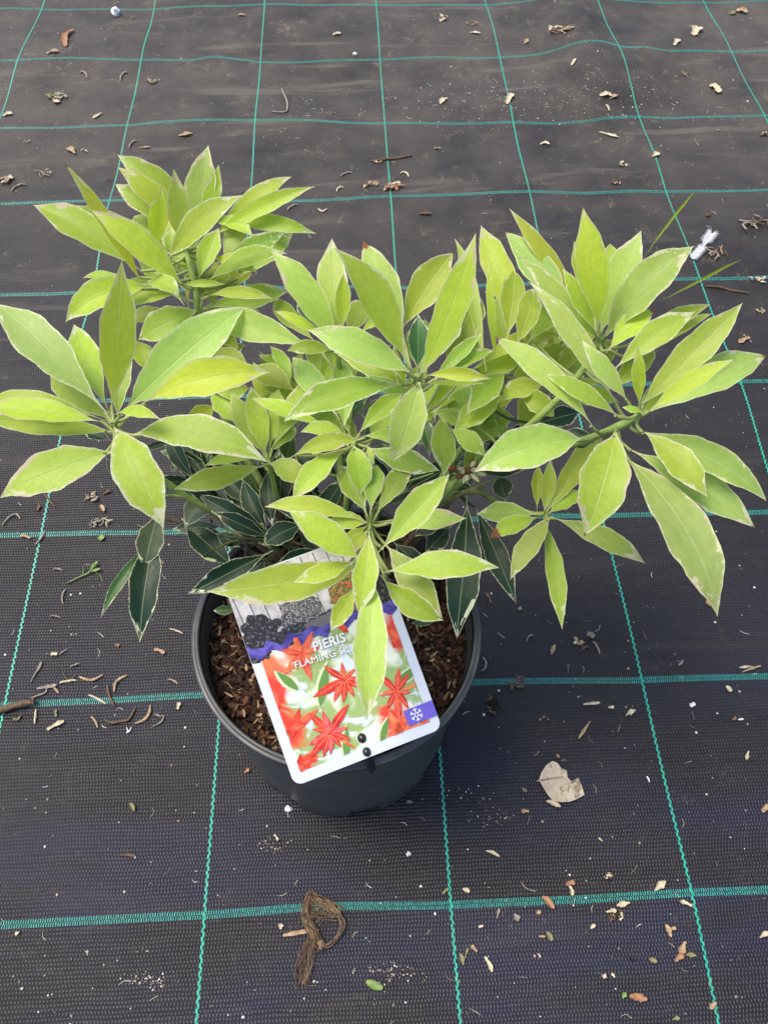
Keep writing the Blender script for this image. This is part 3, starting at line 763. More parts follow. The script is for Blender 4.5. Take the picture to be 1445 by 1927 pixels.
# dark old leaves lower down
sh_trace('K', .215, [
 (514, 1036, 353, 1120, 44, dict(e=-.05, ty='d', zo=.030, mwk=1.1)),
 (508, 1008, 371, 929, 38, dict(e=.2, ty='d', zo=.02)),
 (502, 1010, 402, 963, 32, dict(e=.3, ty='d', zo=.026)),
 (575, 985, 493, 1026, 42, dict(e=.0, ty='d', zo=.026)),
 (408, 922, 346, 992, 46, dict(e=-.1, ty='u', zo=.025)),
 (505, 880, 512, 990, 36, dict(e=-.1, ty='d', zo=.03)),
 (455, 895, 502, 998, 36, dict(e=-.1, ty='d', zo=.03)),
 (455, 880, 428, 940, 32, dict(e=-.1, ty='d', zo=.02)),
 (470, 900, 440, 960, 34, dict(e=-.1, ty='u', zo=.02)),
 (595, 1035, 520, 1062, 30, dict(e=.0, ty='d', zo=.02)),
 (425, 990, 324, 996, 28, dict(e=.0, ty='u')),
 (408, 1003, 453, 1029, 28, dict(e=-.1, ty='d', zo=.012, tab=WTAB2)),
 (450, 1146, 401, 1149, 18, dict(e=.1, ty='m', zo=-.02)),
 (500, 1050, 470, 1080, 34, dict(e=-.1, ty='d')),
 (560, 1000, 620, 1050, 40, dict(e=-.1, ty='d')),
 (365, 835, 321, 888, 30, dict(e=-.1, ty='m', zo=.02)),
 (395, 850, 350, 930, 36, dict(e=-.1, ty='d', zo=.01))])
sh_trace('J', .195, [
 (300, 975, 262, 1212, 57, dict(e=-.25, ty='d', zo=.012, mwk=.9)),
 (296, 972, 271, 1070, 52, dict(e=-.2, ty='u', zo=.020, mwk=1.5, tab=WTAB2)),
 (290, 1025, 189, 1165, 21, dict(e=-.2, ty='m', zo=.006, bow=6, fold=.5)),
 (342, 975, 438, 1064, 52, dict(e=-.1, ty='d', zo=.02, bow=5)),
 (212, 830, 157, 812, 24, dict(e=.1, ty='d', zo=.09)),
 (200, 862, 242, 915, 22, dict(e=.0, ty='d', zo=.09)),
 (272, 846, 320, 832, 14, dict(e=.1, ty='d', zo=.08))])
sh_trace('H', .225, [
 (878, 932, 855, 1209, 66, dict(e=-.25, ty='d', zo=.01, brown=.03, bow=-4)),
 (815, 912, 890, 924, 36, dict(e=.1, ty='d', zo=.01, bow=-6)),
 (890, 946, 972, 1138, 44, dict(e=-.2, ty='d', brown=.05, mwk=1.1)),
 (938, 892, 951, 942, 40, dict(e=-.1, ty='u', zo=.02)),
 (826, 1166, 773, 1173, 16, dict(e=.1, ty='m', zo=-.03)),
 (840, 960, 780, 1010, 40, dict(e=-.1, ty='d')),
 (850, 990, 800, 1040, 40, dict(e=-.1, ty='d', zo=-.01)),
 (740, 1020, 800, 1080, 40, dict(e=-.1, ty='d', zo=-.01)),
 (860, 900, 820, 960, 34, dict(e=-.1, ty='d')),
 (930, 850, 1000, 800, 36, dict(e=.1, ty='d', zo=.02)),
 (960, 830, 1060, 800, 34, dict(e=.1, ty='d', zo=.02))])
shrub = empty('variegated_shrub', (PX, PY, .165))
tag(shrub, 'variegated evergreen shrub with lime cream edged leaf whorls, rooted in the grey pot', 'shrub')
ROOT = {'a': unz(640, 1140, .16), 'b': unz(600, 1120, .16), 'c': unz(690, 1130, .16)}
STEMS = {
 'L': ('b', [(470, 1010, .22), (330, 920, .27), (246, 850, .315), (213, 797, .345)], .0026),
 'U': ('b', [(520, 960, .23), (420, 780, .27), (376, 640, .31), (370, 555, .345), (350, 470, .365)], .0028),
 'B': ('a', [(640, 960, .23), (640, 780, .29), (636, 645, .352)], .0026),
 'C': ('a', [(700, 980, .23), (780, 830, .31), (784, 705, .390)], .0028),
 'D': ('a', [(650, 960, .25), (668, 826, .318)], .0024),
 'M': ('b', [(540, 1000, .22), (520, 930, .26), (505, 862, .302)], .0024),
 'E': ('c', [(700, 1060, .23), (697, 985, .294)], .0024),
 'R': ('c', [(800, 980, .22), (880, 893, .265), (935, 862, .290), (1000, 848, .312), (1091, 831, .338), (1188, 790, .362), (1206, 774, .370)], .0032),
 'Q': ('c', [(830, 960, .225), (888, 924, .24), (945, 950, .25), (1000, 966, .258), (1026, 966, .264)], .0023),
 'T': ('c', [(860, 900, .26), (960, 830, .30), (1070, 730, .34), (1136, 632, .376)], .0028),
 'X': ('c', [(830, 900, .25), (900, 800, .285), (950, 710, .322)], .0025),
 'K': ('b', [(540, 1060, .20), (510, 1015, .235)], .0024),
 'J': ('b', [(440, 1020, .19), (350, 985, .205), (300, 972, .212)], .0024),
 'H': ('c', [(780, 980, .20), (860, 930, .23)], .0024)}
def smooth(pts, n=6):
    P = [pts[0]]+pts+[pts[-1]]; out = []
    for i in range(1, len(P)-2):
        a, b_, c_, d_ = P[i-1], P[i], P[i+1], P[i+2]
        for k in range(n):
            t = k/n
            out.append(.5*((2*b_)+(c_-a)*t+(2*a-5*b_+4*c_-d_)*t*t+(3*b_-a-3*c_+d_)*t**3))
    out.append(pts[-1]); return out
SHOOT = {}; PATH = {}
for key, (rt, pp, rd) in STEMS.items():
    pts = smooth([ROOT[rt]]+[unz(*q) for q in pp]); PATH[key] = pts
    g = MB(); nn = len(pts)
    g.tube(pts, [rd*(1.15-.5*i/nn)*(1+.08*math.sin(i*1.7)) for i in range(nn)], 9)
    o = g.build('branch', M_stem, None); o.parent = shrub; o.matrix_parent_inverse = parent_inv(shrub)
    SHOOT[key] = o
# petioles: join the blade base to its shoot
def nearest(key, p):
    return min(PATH[key], key=lambda q: (q-p).length if True else 0)
ALL.sort(key=lambda a: -a[0])
from collections import defaultdict
rest = LeafBuf()
def petiole(buf, pts, r, col):
    g = MB(); g.tube(pts, r, 6); o = len(buf.v)
    for v in g.v:
        buf.v.append(v); buf.col.append(col); buf.par.append((0, 0, .5, .1)); buf.edge.append((1, 1, .2, 1)); buf.uv.append((.5, .2))
    buf.f.extend([tuple(i+o for i in f) for f in g.f])
for idx, (area, sh, kw) in enumerate(ALL):
    st = R_.getstate()
    Bp = unz(kw['bx'], kw['by'], kw['z']); q = nearest(sh, Bp)
    bf = LeafBuf() if idx < 225 else rest
    if kw['brown'] == 0 and sh in 'RTXUCB' and R_.random() < .28: kw['brown'] = R_.uniform(.015, .035)
    if .003 < (q-Bp).length < .05:
        ax_ = (unz(kw['tx'], kw['ty_'], kw['z'])-Bp).normalized()
        md = (q+Bp)/2+Vector((0, 0, -.003)); col_ = (.06, .10, .04, 1) if kw['ty'] == 'd' else (.30, .36, .12, 1)
        petiole(bf, smooth([q, md, Bp+ax_*.004], 4), [.0011]*9, col_)
    if idx < 225:
        make_traced(bf, **kw); o = bf.build('leaf', SHOOT[sh])
        if kw['brown'] > .015: o['label'] = 'lime leaf with a scorched brown tip'
        elif kw['ty'] == 'd': o['label'] = 'dark green old leaf with a thin cream edge'
        elif kw['ty'] == 'y': o['label'] = 'yellowish lime leaf'
    else: make_traced(rest, **kw)
# many more shaded leaves inside the bush
def filler(n, cx, cy, rx, ry, z0, z1, types, L0, L1, wf=(.26, .36)):
    for i in range(n):
        while True:
            a, b_ = R_.uniform(-1, 1), R_.uniform(-1, 1)
            if a*a+b_*b_ < 1: break
        z = R_.uniform(z0, z1); B = unz(cx+a*rx*.7, cy+b_*ry*.7, z)
        dr = B-Vector((PX, PY+.03, z-.06)); dr.z *= .5
        dr = (dr.normalized()+Vector((R_.uniform(-1, 1), R_.uniform(-1, 1), R_.uniform(-.5, .4)))*.9).normalized()
        L = R_.uniform(L0, L1); T = B+dr*L
        leaf_geo(rest, B, T, L*R_.uniform(*wf), Vector((R_.uniform(-.6, .6), R_.uniform(-.8, .3), 1)), R_.uniform(-.003, .003), R_.uniform(.03, .1), R_.choice(types), R_.uniform(.5, .9))
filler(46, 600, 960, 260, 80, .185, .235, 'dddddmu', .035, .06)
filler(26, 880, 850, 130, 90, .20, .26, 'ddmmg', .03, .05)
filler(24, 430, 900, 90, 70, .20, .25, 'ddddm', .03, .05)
filler(26, 650, 800, 230, 90, .24, .29, 'mgoo', .035, .055)
filler(16, 1000, 720, 80, 60, .27, .31, 'lgogl', .03, .05)
filler(22, 860, 800, 90, 60, .25, .29, 'glgo', .03, .05)
filler(20, 600, 760, 110, 70, .26, .30, 'glgo', .03, .05)
filler(16, 980, 690, 90, 90, .28, .32, 'ogo', .035, .055)
filler(14, 370, 560, 80, 70, .29, .32, 'ogo', .035, .055)
o = rest.build('small_leaves', shrub); o['kind'] = 'stuff'
# thin side twigs inside the bush
g = MB()
for i in range(60):
    key = R_.choice(list(PATH)); P = PATH[key]; a = R_.choice(P[2:max(3, len(P)//2)])
    d_ = Vector((R_.uniform(-1, 1), R_.uniform(-1, 1), R_.uniform(0, 1))).normalized()*R_.uniform(.015, .04)
    g.tube([a, a+d_*.5+Vector((0, 0, .003)), a+d_], [.0013, .001, .0006], 6)
o = g.build('twigs', M_stem, None); o.parent = shrub; o.matrix_parent_inverse = parent_inv(shrub); o['kind'] = 'stuff'
# spent flower bud cluster near the right stem
M_bract = simple('pale_bract', (.48, .46, .30), .6, .3, .3, 120)
M_brown = simple('dry_brown', (.19, .085, .035), .7, .3, .4, 150, .3)
g = MB(); kc = unz(880, 886, .285)
for i in range(13):
    a = R_.uniform(0, 6.3); el = R_.uniform(-.2, 1.2); l = R_.uniform(.005, .009)
    d_ = Vector((math.cos(a)*math.cos(el), math.sin(a)*math.cos(el), math.sin(el))); o0 = kc+d_*.004
    g.tube([o0, o0+d_*l*.3, o0+d_*l*.65, o0+d_*l], [.0008, .0019, .0016, .0003], 7, 0 if i % 5 else 1)
g.ball(kc, .003, .003, .003, 3, .4, 1)
g.tube(smooth([unz(845, 880, .28), kc, unz(918, 868, .287)]), .0022, 7, 1)
o = g.build('spent_bud_cluster', [M_bract, M_brown], None); o.parent = shrub; o.matrix_parent_inverse = parent_inv(shrub)

# ------------------------------------------------------------ label card
CB = toplane_pt = unz(690, 1430, .2075)
def solve_normal():
    import itertools
    n = (CAMP-CB).normalized(); e1 = CR.copy(); e2 = CU.copy()
    best = None; a0 = b0 = 0.; st = .5
    BL, BR, LP, RP = (555, 1480), (832, 1371), (418, 1132), (769, 1161)
    def cost(a, b_):
        nn = (n+e1*a+e2*b_).normalized(); P = [toplane(x, y, CB, nn) for x, y in (BL, BR, LP, RP)]
        w = (P[1]-P[0]).normalized()
        return ((P[2]-P[0]).normalized().dot(w))**2+((P[3]-P[1]).normalized().dot(w))**2+1e-4*(a*a+b_*b_)
    while st > 1e-4:
        c0 = cost(a0, b0); mv = False
        for da, db in ((st, 0), (-st, 0), (0, st), (0, -st)):
            if abs(a0+da) < .7 and abs(b0+db) < .7 and cost(a0+da, b0+db) < c0: a0 += da; b0 += db; mv = True; break
        if not mv: st /= 2
    return (n+(e1*a0+e2*b0)*.35).normalized()
CN = solve_normal()
def cp(px, py, h=0.0): return toplane(px, py, CB, CN)+CN*h
cBL = cp(555, 1480); cBR = cp(832, 1371); cU = (cBR-cBL).normalized(); cW = (cBR-cBL).length
cV = CN.cross(cU).normalized(); CH = cW*1.36
print('CARD', 'w', round(cW, 4), 'n', [round(x, 3) for x in CN], 'BLz', round(cBL.z, 3), 'topz', round((cBL+cV*CH).z, 3))
def uvp(u, v, h=0.): return cBL+cU*(u*cW)+cV*(v*cW)+CN*h      # units of card width
def px2uv(px, py):
    d = cp(px, py)-cBL; return (d.dot(cU)/cW, d.dot(cV)/cW)
for q in ((467, 1245), (418, 1132), (769, 1161), (600, 1300), (644, 1066), (780, 1345)): print(q, [round(x, 3) for x in px2uv(*q)])
card = empty('plant_label', cBL)
tag(card, 'printed picture label with red flowers and purple ribbon, tilted across the pot rim', 'plant label')
def cpart(b, name, mats):
    o = b.build(name, mats, None); o.parent = card; o.matrix_parent_inverse = parent_inv(card); return o
def poly(b, pts, h, mi=0, thick=0.):
    top = [uvp(u, v, h) for u, v in pts]
    nn = len(pts)
    if thick:
        bot = [uvp(u, v, h-thick) for u, v in pts]
        b.add(top+bot, [tuple(range(nn)), tuple(reversed(range(nn, 2*nn)))]+[(i, i+nn, (i+1) % nn+nn, (i+1) % nn) for i in range(nn)], mi, False)
    else: b.add(top, [tuple(range(nn))], mi, False)
def rounded(u0, v0, u1, v1, r, top=True):
    pts = []
    for (cx_, cy_, a0) in ((u0+r, v0+r, PI), (u1-r, v0+r, 1.5*PI)):
        for i in range(9): a = a0+i*PI/16; pts.append((cx_+r*math.cos(a), cy_+r*math.sin(a)))
    if top:
        for (cx_, cy_, a0) in ((u1-r, v1-r, 0), (u0+r, v1-r, .5*PI)):
            for i in range(9): a = a0+i*PI/16; pts.append((cx_+r*math.cos(a), cy_+r*math.sin(a)))
    else: pts += [(u1, v1), (u0, v1)]
    return pts
M_white = simple('white_card', (.62, .66, .74), .35, .5, .03, 30)
def flat(name, col, rough=.4): return simple(name, col, rough, .5, .04, 40)
b = MB(); poly(b, rounded(0, 0, 1, 1.36, .06), 0, 0, .0006); cpart(b, 'card_backing', M_white)
# blurred garden background of the picture
def blur_mat():
    k = N('printed_blurred_foliage'); c = k.coord(); n1 = k.noise(c, 45, 2, .5, .8); n2 = k.noise(k.scale(c, (1, 1.6, 1)), 70, 2, .5, 1.)
    cc = k.mix(k.mapr(n1, .42, .56), (.80, .83, .70), (.30, .42, .14)); cc = k.mix(k.mapr(n2, .55, .66), cc, (.62, .70, .78))
    nd = k.noise(c, 60, 3)
    for (qx, qy, rad_, cl) in ((500, 1265, .017, 0), (520, 1300, .015, 1), (512, 1345, .016, 1), (545, 1375, .017, 1), (470, 1262, .012, 0), (745, 1170, .016, 1), (757, 1195, .013, 1), (760, 1375, .018, 0), (735, 1350, .012, 1), (785, 1380, .013, 0), (800, 1290, .008, 1), (575, 1450, .011, 1), (560, 1225, .013, 0), (585, 1425, .007, 1), (690, 1200, .009, 0)):
        q = cp(qx, qy); vd = k.n('ShaderNodeVectorMath', operation='DISTANCE'); k.l(c, vd.inputs[0]); vd.inputs[1].default_value = tuple(q)
        dd = k.math('ADD', vd.outputs['Value'], k.math('MULTIPLY', k.math('SUBTRACT', n2, .5), .022))
        cc = k.mix(k.mapr(dd, rad_*.25, rad_, .95, 0), cc, ((.80, .16, .06), (.72, .035, .022))[cl])
    return k.done(k.bsdf(cc, .33, .5).outputs[0])
M_blur = blur_mat()
def redm(name, a_, b_):
    k = N(name); c = k.coord(); n1 = k.noise(c, 170, 3, .6, .4)
    return k.done(k.bsdf(k.mix(k.mapr(n1, .35, .68), a_, b_), .36, .5).outputs[0])
RED = [redm('print_red_a', (.50, .012, .012), (.76, .07, .03)), redm('print_red_b', (.64, .03, .016), (.82, .15, .06)), redm('print_pink_red', (.56, .03, .06), (.78, .13, .14)), redm('print_orange_red', (.72, .08, .03), (.85, .26, .09)), flat('print_pale_vein', (.78, .22, .12))]
OLD = [flat('print_red_a', (.62, .022, .014)), flat('print_red_b', (.74, .055, .022)), flat('print_pink_red', (.66, .05, .085)), flat('print_orange_red', (.78, .13, .05)), flat('print_pale_vein', (.78, .30, .17))]
GRN = [flat('print_leaf_green', (.12, .25, .05)), flat('print_leaf_cream', (.60, .68, .42)), flat('print_light_green', (.36, .48, .14))]
ZB = .79   # height where the ribbon crosses on the left
b = MB()
poly(b, rounded(.062, .072, .938, .84, .05, False), .00012, 0)
cpart(b, 'printed_picture', M_blur)
# mono fence photo
k = N('printed_grey_fence'); c = k.coord(); nz = k.noise(k.scale(c, (1, 1, 1)), 120, 5, .7)
M_fence = k.done(k.bsdf(k.mix(k.mapr(nz, .3, .7), (.34, .33, .34), (.60, .58, .59)), .35, .5).outputs[0])
M_lineD = flat('print_dark_gap', (.05, .045, .05)); M_gpot = flat('print_grey_pot', (.15, .14, .145))
k = N('printed_dark_bush'); c = k.coord(); nz = k.noise(c, 1100, 3, .75, .5)
M_bush = k.done(k.bsdf(k.mix(k.mapr(nz, .48, .62), (.03, .027, .03), (.48, .46, .47)), .35, .5).outputs[0])
k = N('printed_darker_bush'); c = k.coord(); nz = k.noise(c, 600, 4, .75, .5)
M_bush2 = k.done(k.bsdf(k.mix(k.mapr(nz, .52, .68), (.014, .013, .016), (.26, .25, .26)), .35, .5).outputs[0])
k = N('printed_coloured_bush'); c = k.coord(); nz = k.noise(c, 650, 4, .75, .5); ny = k.noise(c, 500, 3)
M_cb = k.done(k.bsdf(k.mix(k.mapr(nz, .42, .55), (.05, .055, .02), k.mix(k.mapr(ny, .5, .56), (.20, .26, .07), (.60, .10, .04))), .35, .5).outputs[0])
zig = []; us = [0, .06, .12, .20, .245, .325, .385, .475, .53, .61, .67, .74, .80, .87, .93, 1.0]
def zz(u, base, ph=0): pass
b = MB(); poly(b, [(.0, .86), (1, .86), (1, 1.355), (0, 1.355)], .00010, 0)
for i in range(12):
    u = .03+i*.083; lean = -.02
    b.quad(uvp(u+.02, .86, .0002), uvp(u+.026, .86, .0002), uvp(u+.006+lean, 1.35, .0002), uvp(u+lean, 1.35, .0002), 1)
cpart(b, 'printed_fence', [M_fence, M_lineD])
def blob(b, cu, cv, ru, rv, h, mi, seed=0, n=44, rough=.25):
    pts = []
    for i in range(n):
        a = 2*PI*i/n; r = 1+rough*(mnoise.noise(Vector((math.cos(a)*2.2+seed, math.sin(a)*2.2, seed)))*1.4+R_.uniform(-.28, .28))
        pts.append((min(.998, max(.002, cu+ru*r*math.cos(a))), min(1.35, cv+rv*r*math.sin(a))))
    top = [uvp(cu, cv, h)]+[uvp(u, v, h) for u, v in pts]
    b.add(top, [(0, i+1, (i+1) % n+1) for i in range(n)], mi, False)
b = MB()
blob(b, .40, 1.015, .135, .125, .0003, 0, 1); blob(b, .12, .98, .13, .12, .00031, 1, 2); blob(b, .30, .90, .12, .06, .00032, 1, 4)
blob(b, .93, 1.00, .12, .12, .00033, 1, 5); blob(b, .60, .91, .12, .06, .00034, 1, 6); blob(b, .05, .90, .10, .10, .00035, 1, 7); blob(b, .84, .90, .14, .07, .00036, 1, 8)
poly(b, [(.39, .93), (.58, .955), (.555, .86), (.42, .83)], .00040, 2)
blob(b, .735, 1.04, .125, .125, .00042, 3, 9, 50, .35)
cpart(b, 'printed_bushes', [M_bush, M_bush2, M_gpot, M_cb])
# purple zigzag ribbon
k = N('printed_purple_ribbon'); c = k.coord(); nz = k.noise(c, 110, 3, .6, .6)
M_rib = k.done(k.bsdf(k.mix(k.mapr(nz, .38, .62), (.045, .03, .22), (.13, .10, .46)), .35, .5).outputs[0])
def c5(L): return [px2uv(x/2.408+340, y/2.408+840) for x, y in L]
top_e = c5([(278, 905), (325, 920), (375, 912), (388, 880), (430, 888), (460, 903), (486, 846), (540, 850), (592, 812), (640, 820), (690, 786), (745, 770), (800, 735), (850, 740), (905, 722), (975, 690)])
bot_e = c5([(300, 967), (338, 958), (366, 968), (415, 918), (470, 932), (506, 882), (575, 905), (596, 850), (664, 866), (690, 812), (755, 826), (790, 780), (855, 800), (895, 742), (955, 766), (990, 725)])
top_e[0] = (.002, top_e[0][1]); bot_e[0] = (.002, bot_e[0][1]); top_e[-1] = (.998, top_e[-1][1]); bot_e[-1] = (.998, bot_e[-1][1])
print('ribbon', [[round(q, 2) for q in p] for p in top_e[::3]])
b = MB(); seq = top_e+bot_e
te, be = top_e, bot_e
for i in range(15):
    for (a, c_) in (((te[i], be[i]), (te[i+1], be[i+1])),):
        b.add([uvp(*a[1], .0005), uvp(*c_[1], .0005), uvp(*c_[0], .0005), uvp(*a[0], .0005)], [(0, 1, 2, 3)], 0, False)
cpart(b, 'printed_ribbon', M_rib)
# flowers: rosettes of pointed red leaves
def petal(b, cu, cv, ang, l, w, h, mi, vein=None, bend=0.):
    L = []; Rr = []
    for i in range(11):
        t = i/10; ww = w*(math.sin(PI*min(1, t**.85)))**.9 if t < 1 else 0
        a = ang+bend*(t-.3)
        x = cu+l*t*math.cos(a); y = cv+l*t*math.sin(a)
        L.append((x-ww*.5*math.sin(ang), y+ww*.5*math.cos(ang))); Rr.append((x+ww*.5*math.sin(ang), y-ww*.5*math.cos(ang)))
    cl = lambda p: (min(.938, max(.062, p[0])), max(.072, min(.875, p[1])))
    for i in range(10):
        b.add([uvp(*cl(L[i]), h), uvp(*cl(Rr[i]), h), uvp(*cl(Rr[i+1]), h), uvp(*cl(L[i+1]), h)], [(0, 3, 2, 1)], mi, False)
    if vein is not None:
        for i in range(1, 8):
            mm = lambda j, s_: ((L[j][0]+Rr[j][0])/2-s_*math.sin(ang)*.0022, (L[j][1]+Rr[j][1])/2+s_*math.cos(ang)*.0022)
            b.add([uvp(*cl(mm(i, 1)), h+.00006), uvp(*cl(mm(i, -1)), h+.00006), uvp(*cl(mm(i+1, -1)), h+.00006), uvp(*cl(mm(i+1, 1)), h+.00006)], [(0, 3, 2, 1)], vein, False)
b = MB()
for (px, py, ang, l, w) in ((600, 1330, 60, .30, .09), (740, 1290, 15, .25, .08), (560, 1300, 120, .2, .07), (650, 1430, 70, .22, .07), (715, 1400, 55, .18, .06), (760, 1240, 30, .2, .06), (520, 1420, 40, .16, .07)):
    u, v = px2uv(px, py); a = math.radians(ang)
    petal(b, u, v, a, l, w, .00055, 1); petal(b, u+.008, v+.002, a, l*.92, w*.72, .0006, 0)
cpart(b, 'printed_leaves', GRN)
b = MB()
def rosette(px, py, arms, mi, h, vein=4):
    u, v = px2uv(px, py)
    for i, (ang, l) in enumerate(arms):
        petal(b, u, v, math.radians(ang+20.5), l, l*.26, h+.00001*i, mi if not isinstance(mi, tuple) else mi[i % len(mi)], vein, R_.uniform(-.15, .15))
# blurred reds behind
for (px, py, ang, l, w, mi) in ((520, 1350, 75, .20, .05, 1), (545, 1378, 165, .16, .05, 1), (545, 1380, 20, .24, .05, 1), (548, 1390, 55, .2, .05, 0), (545, 1385, 110, .17, .05, 1), (560, 1430, -20, .13, .05, 1), (735, 1170, 50, .16, .045, 1), (760, 1220, 110, .20, .05, 1), (740, 1220, 60, .18, .05, 0), (760, 1390, 100, .22, .05, 3), (740, 1390, 40, .2, .05, 3), (785, 1375, 20, .12, .05, 3), (575, 1460, 110, .12, .05, 1), (565, 1455, 70, .12, .05, 0), (800, 1270, 90, .14, .04, 1), (655, 1190, 120, .1, .04, 1), (690, 1180, 40, .12, .04, 1)):
    u, v = px2uv(px, py); petal(b, u, v, math.radians(ang), l, w, .00065+.00001*mi, mi)
rosette(568, 1230, [(75, .15), (130, .14), (190, .17), (250, .18), (290, .10), (20, .16), (-20, .12)], (3, 1), .00075)
rosette(648, 1278, [(110, .16), (60, .11), (170, .23), (200, .16), (230, .15), (262, .13), (290, .12), (320, .13), (5, .10)], (0, 1), .00080)
rosette(745, 1300, [(95, .17), (40, .15), (10, .14), (150, .11), (200, .13), (235, .19), (270, .14), (310, .10)], (0, 1), .00085)
rosette(622, 1378, [(100, .19), (70, .15), (125, .12), (20, .21), (165, .16), (188, .20), (210, .16), (235, .14), (262, .12), (300, .14), (335, .12), (45, .07)], (0, 2, 0), .00090)
u, v = px2uv(624, 1380)
petal(b, u, v, math.radians(-72+20), .19, .022, .00072, 3)
u, v = px2uv(752, 1300); petal(b, u, v, math.radians(-20+20), .14, .02, .00072, 3)
cpart(b, 'printed_flowers', RED)
# text
M_txt = simple('white_print', (.85, .85, .85), .4, .4, .01); M_shadow = simple('print_text_shade', (.10, .085, .08), .5, .3, .02)
def text(s, px, py, ang, hpx, width_px, name, bold, h):
    cu = bpy.data.curves.new('t', 'FONT'); cu.body = s; cu.size = 1; cu.offset = bold; cu.resolution_u = 3
    to = bpy.data.objects.new('t', cu); COL.objects.link(to); bpy.context.view_layer.update()
    me = bpy.data.meshes.new_from_object(to.evaluated_get(bpy.context.evaluated_depsgraph_get()))
    bpy.data.objects.remove(to)
    co = [v.co.copy() for v in me.vertices]; fs = [tuple(p.vertices) for p in me.polygons]
    x0 = min(c.x for c in co); x1 = max(c.x for c in co); y0 = min(c.y for c in co); y1 = max(c.y for c in co)
    o3 = cp(px, py); e3 = cp(px+width_px*math.cos(ang), py-width_px*math.sin(ang)); dr = (e3-o3); W = dr.length; dr.normalize()
    upv = CN.cross(dr).normalized(); sx = W/(x1-x0); sy = hpx/FPX*(o3-CAMP).length/(y1-y0)
    out = []
    for hh, off, mm in ((h, (.0, .0), M_txt), (h-.00008, (.00018, -.00022), M_shadow)):
        b = MB(); b.add([o3+dr*((c.x-x0)*sx+off[0])+upv*((c.y-y0)*sy+off[1])+CN*hh for c in co], fs, 0, False)
        out.append(cpart(b, name if mm is M_txt else 'letter_shade', mm))
    return out
A20 = math.radians(20.5)
text("PIERIS", 592, 1226, math.radians(17.5), 18, 63, 'lettering', .024, .0013)
text("'FLAMING SILVER'", 553, 1259, math.radians(17.2), 13, 150, 'lettering', .0, .00125)
# purple tab with snowflake
u, v = px2uv(782, 1345)
t0 = px2uv(763, 1367); t1 = px2uv(818, 1349); t2 = px2uv(757, 1337)
M_tab = flat('print_purple_tab', (.145, .11, .55))
b = MB(); uL = px2uv(764, 1350)[0]; vB, vT = px2uv(768, 1366)[1], px2uv(758, 1338)[1]
poly(b, [(uL-.004, vB), (.999, vB), (.999, vT), (uL-.004, vT)], .0012, 0); cpart(b, 'purple_tab', M_tab)
b = MB(); cu_, cv_ = px2uv(783, 1344)
def bar(x0, y0, x1, y1, w):
    dx, dy = x1-x0, y1-y0; l = math.hypot(dx, dy); nx_, ny_ = -dy/l*w/2, dx/l*w/2
    b.quad(uvp(x0-nx_, y0-ny_, .00135+R_.random()*.00004), uvp(x1-nx_, y1-ny_, .00135), uvp(x1+nx_, y1+ny_, .00135), uvp(x0+nx_, y0+ny_, .00135+R_.random()*.00004))
for i in range(6):
    a = i*PI/3+PI/6; c0, s0 = math.cos(a), math.sin(a); r = .042
    a2 = (i+1)*PI/3+PI/6
    bar(cu_+c0*.012, cv_+s0*.012, cu_+c0*r, cv_+s0*r, .0058)
    bar(cu_+c0*.013, cv_+s0*.013, cu_+math.cos(a2)*.013, cv_+math.sin(a2)*.013, .005)
    for sg in (-1, 1):
        q = a+sg*PI/4.2
        bar(cu_+c0*r*.60, cv_+s0*r*.60, cu_+c0*r*.60+math.cos(q)*.017, cv_+s0*r*.60+math.sin(q)*.017, .005)
cpart(b, 'snowflake_emblem', M_txt)
# black fixing stake poking through
M_blk = simple('black_fixing', (.012, .012, .013), .3, .6, .1)
stk = []
for (px, py, r, hh, nm) in ((681, 1389, .0030, .004, 'stud'), (690, 1415, .0028, .004, 'stud')):
    b = MB(); c0 = cp(px, py); prof_ = [(0, 1.15), (.45, 1.05), (.8, .75), (1, .35), (1, 0)]
    e1 = cU; e2 = cV; vs = []
    for k_ in range(16):
        a = 2*PI*k_/16
        for rr, z_ in prof_: vs.append(c0+(e1*math.cos(a)+e2*math.sin(a)*1.12)*rr*r+CN*(z_*hh*.8-.001))
    b.add(vs, [(k_*5+j, ((k_+1) % 16)*5+j, ((k_+1) % 16)*5+j+1, k_*5+j+1) for k_ in range(16) for j in range(4)]); cpart(b, nm, M_blk)
b = MB(); pa = cp(690, 1418, -.0012); rimp = toplane(697, 1437, unz(697, 1437, .191), Vector((0, 0, 1)))
b.tube([pa, rimp+Vector((0, 0, .002)), rimp+Vector((.0004, -.002, -.004)), rimp+Vector((.0006, -.003, -.009))], [.0022, .0030, .0030, .0012], 10)
cpart(b, 'fixing_clip', M_blk)

# ------------------------------------------------------------ litter on the fabric
MT = {'tan': simple('dry_tan', (.36, .25, .15), .7, .3, .35, 300, .3), 'pale': simple('dry_pale', (.52, .45, .31), .7, .3, .25, 300, .3),
 'grey': simple('dry_grey', (.26, .22, .18), .75, .3, .35, 300, .3), 'white': simple('perlite_white', (.72, .72, .72), .7, .3, .1, 300),
 'orange': simple('orange_bud_scale', (.33, .17, .09), .6, .35, .35, 300, .3), 'brown': simple('brown_litter', (.12, .075, .045), .75, .3, .4, 300, .3),
 'green': simple('fresh_green', (.16, .25, .06), .5, .4, .2, 200), 'olive': simple('olive_bit', (.20, .19, .09), .6, .3, .3, 200),
 'soil': simple('soil_crumb', (.035, .022, .014), .9, .2, .5, 400, .6)}
def gp(px, py, h=.0012): p = unz(px, py); p.z = gh(p.x, p.y)+h; return p
def pxm(px, py): return (unz(px+10, py)-unz(px, py)).length/10       # metres per pixel there
